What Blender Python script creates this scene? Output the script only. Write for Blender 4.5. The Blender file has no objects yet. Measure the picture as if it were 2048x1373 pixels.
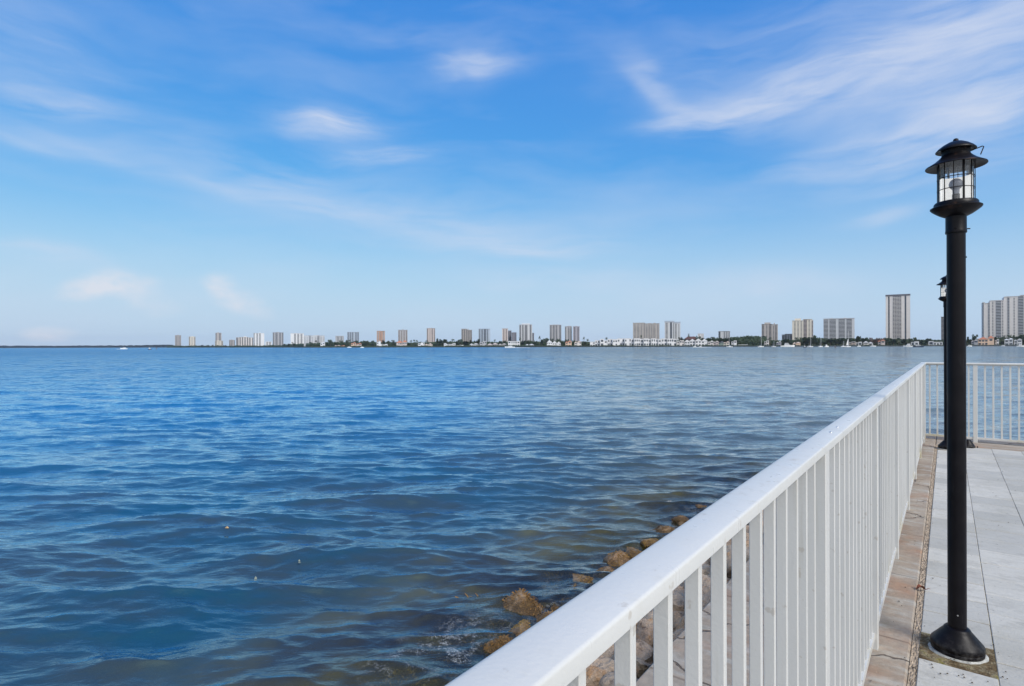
import bpy, math, random
import numpy as np
from mathutils import Vector
R = math.radians
S = bpy.context.scene
C = S.collection
rnd = random.Random(7)

# ------------------------------------------------------------------ camera
F = 1130.0                      # focal length in pixels of the 2048 px wide photo
CAMZ = 1.40
HOR = 693.0
ROLL = 0.0030
cam = bpy.data.objects.new('camera', bpy.data.cameras.new('camera'))
C.objects.link(cam); S.camera = cam
cam.data.sensor_width = 36.0
cam.data.lens = F / 2048 * 36.0
cam.data.shift_y = (HOR - 686.5) / 2048
cam.location = (0, 0, CAMZ)
cam.rotation_euler = (R(90), ROLL, 0)
cam.data.clip_start = 0.05
cam.data.clip_end = 60000

# ------------------------------------------------------------------ light
SUN_EL, SUN_AZ = R(42), R(150)      # azimuth from +Y towards +X
EXPO = 0.45
S.view_settings.view_transform = 'Standard'
S.view_settings.look = 'None'
S.view_settings.gamma = 1.0
S.view_settings.exposure = EXPO
sl = bpy.data.lights.new('sun', 'SUN')
sl.energy = 2.5; sl.angle = R(24); sl.color = (1.0, 0.965, 0.92)
sun = bpy.data.objects.new('sun', sl); C.objects.link(sun)
sd = Vector((math.sin(SUN_AZ) * math.cos(SUN_EL), math.cos(SUN_AZ) * math.cos(SUN_EL), math.sin(SUN_EL)))
sun.rotation_euler = sd.to_track_quat('Z', 'Y').to_euler()
sun.location = sd * 50

# ------------------------------------------------------------------ node helpers
class NT:
    def __init__(s, tree):
        s.t = tree; s.n = tree.nodes; s.l = tree.links
    def new(s, typ, **kw):
        n = s.n.new(typ)
        for k, v in kw.items(): setattr(n, k, v)
        return n
    def put(s, sock, v):
        if v is None: return
        if isinstance(v, bpy.types.NodeSocket): s.l.new(v, sock)
        else:
            if sock.type == 'RGBA' and len(v) == 3: v = (*v, 1)
            sock.default_value = v
    def math(s, op, a, b=None, c=None, clamp=False):
        n = s.new('ShaderNodeMath', operation=op, use_clamp=clamp)
        s.put(n.inputs[0], a); s.put(n.inputs[1], b); s.put(n.inputs[2], c)
        return n.outputs[0]
    def vmath(s, op, a, b=None, out=0):
        n = s.new('ShaderNodeVectorMath', operation=op)
        s.put(n.inputs[0], a)
        if b is not None:
            if op == 'SCALE': s.put(n.inputs['Scale'], b)
            else: s.put(n.inputs[1], b)
        return n.outputs['Value'] if op in ('DOT_PRODUCT', 'LENGTH') else n.outputs[0]
    def noise(s, vec, scale, detail=4, rough=.55, dist=0, out='Fac'):
        n = s.new('ShaderNodeTexNoise')
        s.put(n.inputs['Vector'], vec); s.put(n.inputs['Scale'], scale)
        n.inputs['Detail'].default_value = detail; n.inputs['Roughness'].default_value = rough
        n.inputs['Distortion'].default_value = dist
        return n.outputs[out]
    def voro(s, vec, scale, feature='F1', out='Distance', rnd_=1.0):
        n = s.new('ShaderNodeTexVoronoi', feature=feature)
        s.put(n.inputs['Vector'], vec); s.put(n.inputs['Scale'], scale)
        n.inputs['Randomness'].default_value = rnd_
        return n.outputs[out]
    def mapr(s, v, a, b, c=0.0, d=1.0, smooth=False, clamp=True):
        n = s.new('ShaderNodeMapRange', clamp=clamp)
        if smooth: n.interpolation_type = 'SMOOTHSTEP'
        for i, x in enumerate((v, a, b, c, d)): s.put(n.inputs[i], x)
        return n.outputs[0]
    def mix(s, f, a, b, blend='MIX'):
        n = s.new('ShaderNodeMix', data_type='RGBA', blend_type=blend)
        s.put(n.inputs[0], f); s.put(n.inputs[6], a); s.put(n.inputs[7], b)
        return n.outputs[2]
    def ramp(s, v, stops):
        n = s.new('ShaderNodeValToRGB')
        e = n.color_ramp.elements
        while len(e) < len(stops): e.new(0.5)
        for i, (p, c) in enumerate(stops):
            e[i].position = p; e[i].color = (*c, 1)
        s.put(n.inputs[0], v)
        return n.outputs[0]
    def sep(s, v):
        n = s.new('ShaderNodeSeparateXYZ'); s.put(n.inputs[0], v); return n.outputs
    def comb(s, x, y, z):
        n = s.new('ShaderNodeCombineXYZ')
        s.put(n.inputs[0], x); s.put(n.inputs[1], y); s.put(n.inputs[2], z)
        return n.outputs[0]
    def mapping(s, v, loc=(0, 0, 0), rot=(0, 0, 0), sc=(1, 1, 1)):
        n = s.new('ShaderNodeMapping')
        s.put(n.inputs[0], v)
        n.inputs[1].default_value = loc; n.inputs[2].default_value = rot; n.inputs[3].default_value = sc
        return n.outputs[0]
    def bump(s, h, dist, strength=1.0, normal=None):
        n = s.new('ShaderNodeBump'); s.put(n.inputs['Height'], h)
        n.inputs['Distance'].default_value = dist; s.put(n.inputs['Strength'], strength)
        if normal: s.put(n.inputs['Normal'], normal)
        return n.outputs[0]

def material(name):
    m = bpy.data.materials.new(name); m.use_nodes = True
    t = NT(m.node_tree); t.n.clear()
    out = t.new('ShaderNodeOutputMaterial')
    return m, t, out

def pbr(name, col, rough=.6, spec=.4, metal=0.0, var=.12, vscale=3.0, bump=0.0, bscale=30.0, coord='Object', obj_random=0.0):
    """plain procedural material: base colour broken up by two noises"""
    m, t, out = material(name)
    tc = t.new('ShaderNodeTexCoord').outputs[coord]
    n1 = t.noise(tc, vscale, 5)
    f = t.mapr(n1, .3, .7)
    c = t.mix(f, tuple(x * (1 - var) for x in col), tuple(min(1, x * (1 + var)) for x in col))
    if obj_random:
        oi = t.new('ShaderNodeObjectInfo').outputs['Random']
        hv = t.new('ShaderNodeHueSaturation')
        t.put(hv.inputs['Value'], t.mapr(oi, 0, 1, 1 - obj_random, 1 + obj_random)); t.put(hv.inputs['Color'], c)
        t.put(hv.inputs['Hue'], t.mapr(oi, 0, 1, .49, .51))
        c = hv.outputs[0]
    b = t.new('ShaderNodeBsdfPrincipled')
    t.put(b.inputs['Base Color'], c); b.inputs['Roughness'].default_value = rough
    b.inputs['Specular IOR Level'].default_value = spec; b.inputs['Metallic'].default_value = metal
    if bump:
        t.put(b.inputs['Normal'], t.bump(t.noise(tc, bscale, 6), bump))
    t.l.new(b.outputs[0], out.inputs[0])
    return m

# ------------------------------------------------------------------ world: Nishita sky with cirrus laid in by direction
W = bpy.data.worlds.new('World'); S.world = W; W.use_nodes = True
t = NT(W.node_tree); t.n.clear()
wout = t.new('ShaderNodeOutputWorld'); bg = t.new('ShaderNodeBackground')
sky = t.new('ShaderNodeTexSky'); sky.sky_type = 'NISHITA'; sky.sun_disc = False
sky.sun_elevation = SUN_EL; sky.sun_rotation = SUN_AZ
sky.air_density = 1.0; sky.dust_density = 0.6; sky.ozone_density = 2.0; sky.altitude = 0
dirv = t.new('ShaderNodeTexCoord').outputs['Generated']
dx, dy, dz = t.sep(dirv)
az = t.math('ARCTAN2', dx, dy)
el = t.math('ARCSINE', dz)
hs = t.new('ShaderNodeHueSaturation')
hs.inputs['Hue'].default_value = 0.497; hs.inputs['Saturation'].default_value = 1.22; hs.inputs['Value'].default_value = 1.0
t.put(hs.inputs['Color'], sky.outputs[0])
rr_, gg_, bb_ = t.sep(hs.outputs[0])
# camera-like tone compression of the sky, channel by channel
skycol = t.comb(t.math('MULTIPLY', t.math('POWER', rr_, .777), .640), t.math('MULTIPLY', t.math('POWER', gg_, .63), 1.52), t.math('MULTIPLY', t.math('POWER', bb_, .256), 4.004))
def ang(px, py):
    return math.atan((px - 1024) / F), math.atan((HOR - py) / math.hypot(F, px - 1024))
pv = t.comb(az, el, 0)
wv = t.noise(t.mapping(pv, sc=(1, 2.2, 1)), 3.5, 3, .5, out='Color')
warp = t.vmath('SCALE', t.vmath('SUBTRACT', wv, (.5, .5, .5)), .085)
pw = t.vmath('ADD', pv, warp)
fib = t.noise(t.mapping(pw, rot=(0, 0, R(-9)), sc=(1.3, 8.5, 1)), 3.2, 7, .58)       # fibres
fib2 = t.noise(t.mapping(pw, loc=(3, 1, 0), rot=(0, 0, R(17)), sc=(1.1, 7, 1)), 4.0, 7, .6)
soft = t.noise(t.mapping(pv, sc=(1, 1.8, 1)), 5.0, 6, .55)
# px, py, half-width, half-height, tilt (deg, + rises to the right), strength, kind
BL = [(952, 131, 95, 22, 2, .60, 0), (672, 243, 100, 27, 3, .70, 0), (775, 308, 85, 17, 1, .55, 0), (640, 232, 50, 15, 10, .3, 0),
      (160, 200, 95, 20, 0, .36, 0), (60, 175, 100, 26, -8, .22, 0), (800, 66, 120, 18, 0, .22, 0),
      (560, 360, 330, 60, -14, .22, 0), (1060, 500, 160, 26, 0, .40, 0),
      (90, 508, 130, 17, -6, .45, 0), (900, 430, 300, 70, -9, .18, 0),
      (1400, 222, 110, 24, 4, .60, 1), (1300, 160, 75, 22, -38, .35, 1), (1580, 180, 220, 40, 9, .60, 1), (1800, 100, 250, 85, 17, .52, 1), (2000, 70, 240, 110, 12, .44, 1), (1480, 205, 160, 26, 6, .35, 2), (1850, 140, 260, 60, 10, .28, 2),
      (1950, 235, 250, 66, 14, .66, 1), (1750, 290, 220, 34, 9, .50, 1), (1990, 230, 200, 60, 10, .25, 2), (1960, 330, 260, 26, 3, .30, 1), (1790, 432, 85, 14, 2, .32, 0),
      (1530, 575, 170, 42, 0, .34, 2), (1100, 565, 200, 22, -3, .32, 0), (1800, 380, 200, 40, 0, .18, 0),
      (235, 562, 75, 24, 3, 1.0, 2), (175, 578, 60, 20, 0, .8, 2), (285, 590, 60, 25, -20, .8, 2), (445, 565, 40, 22, -20, .95, 2), (485, 600, 60, 28, -20, .75, 2), (110, 664, 52, 16, 0, 1.1, 2), (320, 615, 60, 24, 0, .35, 2),
      (60, 80, 220, 110, -10, .20, 0), (1600, 60, 340, 60, 4, .22, 0)]
def streak(pts, st, hh):
    for (xa, ya), (xb, yb) in zip(pts, pts[1:]):
        f = math.hypot(xb - xa, yb - ya)
        BL.append(((xa + xb) / 2, (ya + yb) / 2, f * .66, hh, math.degrees(math.atan2(ya - yb, xb - xa)), st, 3))
streak([(-40, 258), (140, 293), (330, 345), (520, 400), (720, 440), (900, 478), (1060, 496)], .25, 14)
streak([(-40, 240), (200, 296), (500, 370), (820, 445), (1060, 480)], .16, 34)
streak([(1255, 150), (1320, 203), (1410, 226), (1540, 214), (1700, 178), (1860, 120)], .34, 14)
streak([(1330, 190), (1480, 190), (1680, 140), (1900, 60)], .10, 42)
streak([(1600, 305), (1760, 275), (1920, 225), (2080, 200)], .30, 22)
tot = None; puff = None
for (px, py, hw, hh, tilt, st, kind) in BL:
    a0, e0 = ang(px, py)
    k = math.cos(a0)
    src = pw if kind in (0, 1) else t.vmath('ADD', pv, t.vmath('SCALE', warp, .45))
    v = t.vmath('SUBTRACT', src, (a0, e0, 0))
    v = t.mapping(v, rot=(0, 0, -R(tilt)))
    sx = hw / F * k * k * 1.0; sy = hh / F * k * .95
    v = t.vmath('MULTIPLY', v, (1 / sx, 1 / sy, 0))
    d = t.vmath('LENGTH', v)
    g = t.math('POWER', 2.718, t.math('MULTIPLY', t.math('POWER', d, 2.0 if kind != 2 else 3.0), -1.0))
    tex = {0: fib, 1: fib2, 2: soft, 3: fib}[kind]
    tex = t.mapr(tex, .36, .62, .55, 1.1) if kind == 3 else (t.mapr(tex, .34, .64, .10, 1.15) if kind != 2 else t.mapr(tex, .36, .56, .35, 1.05))
    g = t.math('MULTIPLY', t.math('MULTIPLY', g, tex), st)
    if kind == 2 and px < 600: puff = g if puff is None else t.math('SUBTRACT', t.math('ADD', puff, g), t.math('MULTIPLY', puff, g))
    else: tot = g if tot is None else t.math('SUBTRACT', t.math('ADD', tot, g), t.math('MULTIPLY', tot, g))
veil = t.math('MULTIPLY', t.mapr(t.noise(t.mapping(pw, loc=(5, 2, 0), rot=(0, 0, R(-8)), sc=(1, 4, 1)), 2.2, 6, .55), .46, .8), .26)
tot = t.math('SUBTRACT', t.math('ADD', tot, veil), t.math('MULTIPLY', tot, veil))
# unseen white cloud cover added overhead and behind the camera to neutralise the blue light
over = t.math('MAXIMUM', t.mapr(dz, .95, 1.0, smooth=True), t.mapr(dy, .05, -.30, smooth=True))
over = t.math('MULTIPLY', over, t.mapr(fib, .3, .7, .72, 1.0))
tot = t.math('MAXIMUM', tot, over)
hz = t.mapr(el, 0.0, .31, .92, 0.0, smooth=True)          # milky air near the horizon
skycol = t.mix(hz, skycol, (3.95, 4.95, 6.15))
cc = t.mix(t.math('MULTIPLY', tot, 1.0, clamp=True), skycol, t.mix(over, (4.9, 5.35, 6.35), (6.5, 6.85, 7.25)))
pn_ = t.noise(t.mapping(pv, sc=(1, 1.5, 1)), 26, 7, .6)
puff = t.math('MULTIPLY', puff, t.mapr(pn_, .34, .64, .45, 1.30))
cc = t.mix(t.mapr(puff, .06, .95, 0, .82), cc, (5.5, 5.7, 6.25))
t.put(bg.inputs[0], cc); bg.inputs[1].default_value = 0.10
t.l.new(bg.outputs[0], wout.inputs[0])

# ------------------------------------------------------------------ mesh helpers
class MB:
    def __init__(s): s.v = []; s.f = []; s.mi = []
    def add(s, vs, fs, mi=0):
        o = len(s.v); s.v += [tuple(v) for v in vs]; s.f += [tuple(i + o for i in f) for f in fs]; s.mi += [mi] * len(fs)
    def box(s, x0, x1, y0, y1, z0, z1, mi=0):
        s.add([(x0, y0, z0), (x1, y0, z0), (x1, y1, z0), (x0, y1, z0), (x0, y0, z1), (x1, y0, z1), (x1, y1, z1), (x0, y1, z1)],
              [(0, 3, 2, 1), (4, 5, 6, 7), (0, 1, 5, 4), (1, 2, 6, 5), (2, 3, 7, 6), (3, 0, 4, 7)], mi)
    def lathe(s, prof, seg=48, cx=0, cy=0, a0=0, a1=2 * math.pi, close=True):
        n = len(prof); o = []
        for i in range(seg):
            a = a0 + (a1 - a0) * i / seg
            for r, z in prof: o.append((cx + r * math.cos(a), cy + r * math.sin(a), z))
        fs = []
        for i in range(seg):
            j = (i + 1) % seg
            for k in range(n - 1): fs.append((i * n + k, j * n + k, j * n + k + 1, i * n + k + 1))
        s.add(o, fs)
    def tube(s, pts, r, seg=8, caps=True):
        pts = [Vector(p) for p in pts]; rs = r if isinstance(r, (list, tuple)) else [r] * len(pts)
        o = []
        for i, p in enumerate(pts):
            d = (pts[min(i + 1, len(pts) - 1)] - pts[max(i - 1, 0)]).normalized()
            a = d.orthogonal().normalized() if i == 0 else (pa - d * pa.dot(d)).normalized()
            pa = a; b = d.cross(a)
            for k in range(seg):
                th = 2 * math.pi * k / seg
                o.append(p + (a * math.cos(th) + b * math.sin(th)) * rs[i])
        fs = [(i * seg + k, i * seg + (k + 1) % seg, (i + 1) * seg + (k + 1) % seg, (i + 1) * seg + k) for i in range(len(pts) - 1) for k in range(seg)]
        if caps:
            fs.append(tuple(range(seg - 1, -1, -1))); fs.append(tuple((len(pts) - 1) * seg + k for k in range(seg)))
        s.add(o, fs)
    def prism(s, poly, y0, y1):          # poly in (x,z) extruded along y
        n = len(poly)
        s.add([(x, y0, z) for x, z in poly] + [(x, y1, z) for x, z in poly],
              [tuple(range(n - 1, -1, -1)), tuple(range(n, 2 * n))] + [(i, (i + 1) % n, n + (i + 1) % n, n + i) for i in range(n)])
    def build(s, name, mats, parent=None, smooth=False, loc=None, rotz=0, auto=None):
        me = bpy.data.meshes.new(name)
        me.from_pydata(s.v, [], s.f)
        for m in (mats if isinstance(mats, (list, tuple)) else [mats]): me.materials.append(m)
        if any(s.mi): me.polygons.foreach_set('material_index', s.mi)
        if smooth: me.polygons.foreach_set('use_smooth', [True] * len(me.polygons))
        if auto is not None:
            me.polygons.foreach_set('use_smooth', [True] * len(me.polygons)); me.set_sharp_from_angle(angle=R(auto))
        me.update()
        o = bpy.data.objects.new(name, me); C.objects.link(o)
        if parent: o.parent = parent
        if loc: o.location = loc
        if rotz: o.rotation_euler = (0, 0, rotz)
        return o

def tag(o, label=None, cat=None, group=None, kind=None):
    if label: o['label'] = label
    if cat: o['category'] = cat
    if group: o['group'] = group
    if kind: o['kind'] = kind
    return o
def empty(name, loc, rotz=0):
    o = bpy.data.objects.new(name, None); C.objects.link(o); o.location = loc; o.rotation_euler = (0, 0, rotz)
    o.empty_display_size = .2
    return o
def kids(o): return [c for c in C.objects if c.parent is o]
def copy_tree(o, parent=None):
    ks = list(o.children)
    c = o.copy(); C.objects.link(c); c.parent = parent
    for ch in ks: copy_tree(ch, c)
    return c
CHAN = ['wall']

# deck frame: local x = n (away from the water), local y = t (along the side railing)
PHI = -math.atan(870 / F)
CN, SN = math.cos(PHI), -math.sin(PHI)      # n = (CN, -SN), d = (SN, CN)
def WP(n, t_, z=0): return Vector((n * CN + t_ * SN, -n * SN + t_ * CN, z))

# ------------------------------------------------------------------ materials near
M = {}
def paint_white():
    m, t, out = material('white_painted_aluminium')
    g = t.new('ShaderNodeNewGeometry').outputs['Position']
    n1 = t.noise(g, 1.7, 5); n2 = t.noise(t.mapping(g, sc=(9, 9, 1.2)), 4, 6)
    c = t.mix(t.mapr(n1, .3, .7), (.535, .53, .505), (.60, .592, .565))
    dirt = t.math('MULTIPLY', t.mapr(n2, .60, .80), .28)
    c = t.mix(dirt, c, (.44, .42, .37))
    sp = t.mapr(t.noise(g, 38, 4), .66, .70)
    c = t.mix(t.math('MULTIPLY', sp, .45), c, (.36, .31, .25))
    st_ = t.math('MULTIPLY', t.mapr(t.noise(t.mapping(g, sc=(22, 22, .9)), 2.0, 5), .58, .70), t.mapr(t.noise(g, 1.1, 3), .45, .6))
    c = t.mix(t.math('MULTIPLY', st_, .35), c, (.40, .37, .30))
    # rust and algae bleeding at the feet
    z = t.sep(g)[2]
    foot = t.math('MULTIPLY', t.mapr(z, 0.0, .16, 1, 0), t.mapr(t.noise(g, 2.3, 4), .5, .66))
    c = t.mix(t.math('MULTIPLY', foot, .75), c, (.42, .34, .12))
    b = t.new('ShaderNodeBsdfPrincipled'); t.put(b.inputs['Base Color'], c)
    t.put(b.inputs['Roughness'], t.mapr(n2, .3, .7, .26, .42)); b.inputs['Specular IOR Level'].default_value = .5
    t.put(b.inputs['Normal'], t.bump(t.noise(g, 160, 3), .0004))
    t.l.new(b.outputs[0], out.inputs[0]); return m
M['white'] = paint_white()
def black_paint():
    m, t, out = material('black_bronze_paint')
    tc = t.new('ShaderNodeTexCoord').outputs['Object']
    n = t.noise(tc, 14, 6); z = t.sep(tc)[2]
    c = t.mix(t.mapr(n, .35, .7), (.003, .0025, .004), (.007, .006, .0075))
    scuff = t.mapr(t.noise(t.mapping(tc, sc=(30, 30, 2.5)), 1.0, 6, .7), .60, .76)
    c = t.mix(t.math('MULTIPLY', scuff, .5), c, (.035, .034, .036))
    rust = t.math('MULTIPLY', t.mapr(t.noise(tc, 26, 5), .57, .72), t.mapr(z, 1.95, 2.05))
    c = t.mix(t.math('MULTIPLY', rust, .5), c, (.075, .035, .022))
    dust = t.math('MULTIPLY', t.mapr(t.noise(tc, 40, 5), .45, .75), t.mapr(z, .09, .02))
    c = t.mix(t.math('MULTIPLY', dust, .5), c, (.12, .115, .11))
    b = t.new('ShaderNodeBsdfPrincipled'); t.put(b.inputs['Base Color'], c)
    t.put(b.inputs['Roughness'], t.mapr(n, .3, .7, .34, .46)); b.inputs['Specular IOR Level'].default_value = .17
    t.put(b.inputs['Normal'], t.bump(t.noise(tc, 90, 4), .0006))
    t.l.new(b.outputs[0], out.inputs[0]); return m
M['black'] = black_paint()
def concrete_cap():
    m, t, out = material('stained_cap_concrete')
    g = t.new('ShaderNodeNewGeometry').outputs['Position']
    p = t.mapping(g, rot=(0, 0, -PHI))
    n1 = t.noise(p, 1.1, 6, .6); n2 = t.noise(t.mapping(p, sc=(1, 3.5, 1)), 3.2, 7, .62); n3 = t.noise(p, 26, 6, .7)
    c = t.mix(t.mapr(n1, .34, .66), (.28, .215, .16), (.38, .325, .265))
    c = t.mix(t.mapr(n2, .50, .70), c, (.42, .40, .355))
    c = t.mix(t.math('MULTIPLY', t.mapr(t.noise(t.mapping(p, loc=(3, 1.4, 0), sc=(1, 1.3, 1)), 1.9, 7, .65), .50, .74), .60), c, (.40, .19, .095))
    c = t.mix(t.math('MULTIPLY', t.mapr(t.noise(p, 5.5, 6, .65), .58, .74), .45), c, (.16, .14, .09))
    c = t.mix(t.mapr(n3, .3, .75), t.vmath('SCALE', c, .80), t.vmath('SCALE', c, 1.12))
    cr = t.voro(t.vmath('ADD', p, t.vmath('SCALE', t.noise(p, 5, 4, out='Color'), .22)), 1.5, 'DISTANCE_TO_EDGE')
    crack = t.math('MULTIPLY', t.mapr(cr, .004, .012, 1, 0), t.mapr(n1, .46, .52))
    c = t.mix(t.math('MULTIPLY', crack, .8), c, (.09, .065, .05))
    agg = t.mapr(t.noise(p, 70, 3), .64, .70)
    c = t.mix(t.math('MULTIPLY', agg, .5), c, (.15, .11, .08))
    # form joints across the cap every 0.9 m or so
    y = t.sep(t.vmath('ADD', p, t.vmath('SCALE', t.noise(p, 3, 3, out='Color'), .03)))[1]
    jj = t.math('ABSOLUTE', t.math('SUBTRACT', t.math('FRACT', t.math('MULTIPLY', y, 1 / .93)), .5))
    c = t.mix(t.math('MULTIPLY', t.mapr(jj, .003, .012, 1, 0), .55), c, (.12, .085, .06))
    b = t.new('ShaderNodeBsdfPrincipled'); t.put(b.inputs['Base Color'], c)
    b.inputs['Roughness'].default_value = .85; b.inputs['Specular IOR Level'].default_value = .25
    h = t.math('ADD', t.math('MULTIPLY', n2, .8), t.math('ADD', t.math('MULTIPLY', n3, .6), t.math('MULTIPLY', crack, -1.2)))
    t.put(b.inputs['Normal'], t.bump(h, .008))
    t.l.new(b.outputs[0], out.inputs[0]); return m
M['cap'] = concrete_cap()
def paver_mat():
    m, t, out = material('pale_grey_paver')
    g = t.new('ShaderNodeNewGeometry').outputs['Position']
    p = t.mapping(g, rot=(0, 0, -PHI))
    at = t.new('ShaderNodeAttribute'); at.attribute_name = 'tone'
    n1 = t.noise(p, 2.0, 6, .6); n2 = t.noise(p, 60, 6, .7); n3 = t.noise(t.mapping(p, sc=(1.2, 6, 1)), 4, 7, .65)
    c = t.mix(at.outputs['Fac'], (.41, .40, .37), (.535, .515, .47))
    c = t.mix(t.mapr(n1, .3, .7), t.vmath('SCALE', c, .91), t.vmath('SCALE', c, 1.05))
    c = t.mix(t.mapr(n2, .3, .75), t.vmath('SCALE', c, .90), t.vmath('SCALE', c, 1.05))
    c = t.mix(t.math('MULTIPLY', t.mapr(n3, .54, .72), .55), c, (.25, .24, .21))
    c = t.mix(t.math('MULTIPLY', t.mapr(t.noise(t.mapping(p, loc=(2, 9, 0)), .9, 6, .65), .48, .62), .35), c, (.33, .315, .27))
    c = t.mix(t.math('MULTIPLY', t.mapr(t.noise(p, 7, 7, .7), .54, .60), .22), c, (.24, .23, .21))
    c = t.mix(t.math('MULTIPLY', t.mapr(t.noise(p, 34, 4), .665, .70), .6), c, (.10, .09, .075))
    wear = t.math('MULTIPLY', t.mapr(t.noise(t.mapping(p, loc=(7, 3, 0)), 1.3, 5), .56, .68), t.mapr(t.noise(p, 12, 6), .5, .62))
    c = t.mix(t.math('MULTIPLY', wear, .45), c, (.33, .31, .24))
    b = t.new('ShaderNodeBsdfPrincipled'); t.put(b.inputs['Base Color'], c)
    b.inputs['Roughness'].default_value = .8; b.inputs['Specular IOR Level'].default_value = .3
    t.put(b.inputs['Normal'], t.bump(t.math('ADD', n2, t.math('MULTIPLY', n3, .5)), .003))
    t.l.new(b.outputs[0], out.inputs[0]); return m
M['paver'] = paver_mat()
def soil_mat():
    m, t, out = material('mossy_sand_bed')
    g = t.new('ShaderNodeNewGeometry').outputs['Position']
    n1 = t.noise(g, 14, 6, .65); n2 = t.noise(g, 90, 5, .7)
    c = t.ramp(n1, [(.25, (.05, .035, .02)), (.45, (.17, .12, .065)), (.56, (.30, .25, .16)), (.66, (.26, .22, .05)), (.8, (.36, .34, .24))])
    c = t.mix(t.mapr(n2, .35, .7), t.vmath('SCALE', c, .55), t.vmath('SCALE', c, 1.25))
    b = t.new('ShaderNodeBsdfPrincipled'); t.put(b.inputs['Base Color'], c); b.inputs['Roughness'].default_value = .95
    b.inputs['Specular IOR Level'].default_value = .15
    t.put(b.inputs['Normal'], t.bump(t.math('ADD', n1, n2), .012))
    t.l.new(b.outputs[0], out.inputs[0]); return m
M['soil'] = soil_mat()
def rock_mat():
    m, t, out = material('tan_limestone_with_weed')
    g = t.new('ShaderNodeNewGeometry').outputs['Position']
    oi = t.new('ShaderNodeObjectInfo').outputs['Random']
    p = t.vmath('ADD', g, t.vmath('SCALE', t.comb(oi, oi, oi), 37.0))
    n1 = t.noise(p, 3.2, 6, .6); n2 = t.noise(p, 11, 7, .65); n3 = t.noise(p, 45, 5, .7)
    c = t.ramp(n1, [(.28, (.36, .20, .12)), (.42, (.60, .38, .23)), (.55, (.68, .50, .34)), (.68, (.58, .45, .32)), (.82, (.60, .31, .11))])
    c = t.mix(t.mapr(oi, 0, 1, .0, .35), c, (.44, .42, .38))
    c = t.mix(t.math('MULTIPLY', t.mapr(n2, .56, .68), .6), c, (.50, .22, .055))
    c = t.mix(t.math('MULTIPLY', t.mapr(n2, .42, .33), .8), c, (.10, .06, .045))
    c = t.mix(t.mapr(n3, .3, .7), t.vmath('SCALE', c, .82), t.vmath('SCALE', c, 1.25))
    z = t.math('ADD', t.sep(g)[2], t.math('MULTIPLY', t.math('SUBTRACT', n2, .5), .32))
    weed = t.mapr(z, -.90, -.72, 1, 0)
    wc = t.ramp(t.noise(p, 70, 6, .75), [(.32, (.035, .020, .008)), (.46, (.13, .070, .020)), (.58, (.28, .155, .042)), (.72, (.46, .31, .11))])
    c = t.mix(t.math('MULTIPLY', weed, t.mapr(t.noise(p, 6, 5), .40, .55, .45, .95)), c, wc)
    c = t.mix(t.mapr(z, -1.32, -1.14, .9, 0), c, (.20, .19, .055))
    c = t.mix(t.mapr(t.math('ADD', t.sep(g)[2], t.math('MULTIPLY', n3, .05)), -1.05, -1.0, .5, 0), c, (.03, .02, .01))
    pit = t.voro(p, 22, 'F1')
    b = t.new('ShaderNodeBsdfPrincipled'); t.put(b.inputs['Base Color'], c)
    t.put(b.inputs['Roughness'], t.mapr(z, -.98, -.85, .35, .85)); b.inputs['Specular IOR Level'].default_value = .3
    h = t.math('ADD', t.math('MULTIPLY', n2, 1.2), t.math('ADD', t.math('MULTIPLY', n3, .6), t.math('MULTIPLY', pit, .35)))
    t.put(b.inputs['Normal'], t.bump(h, .05))
    t.l.new(b.outputs[0], out.inputs[0]); return m
M['rock'] = rock_mat()
M['bank'] = pbr('dark_bank_rubble', (.10, .085, .06), .9, .2, var=.5, vscale=6, bump=.05, bscale=9)
M['gravel'] = pbr('sandy_aggregate', (.36, .29, .22), .95, .2, var=.35, vscale=60, bump=.006, bscale=120)
M['grout'] = pbr('pale_grout', (.36, .36, .34), .85, .3, var=.45, vscale=30, bump=.003, bscale=80)
M['steel'] = pbr('bright_screw_steel', (.62, .62, .62), .35, .5, metal=.9)

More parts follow.
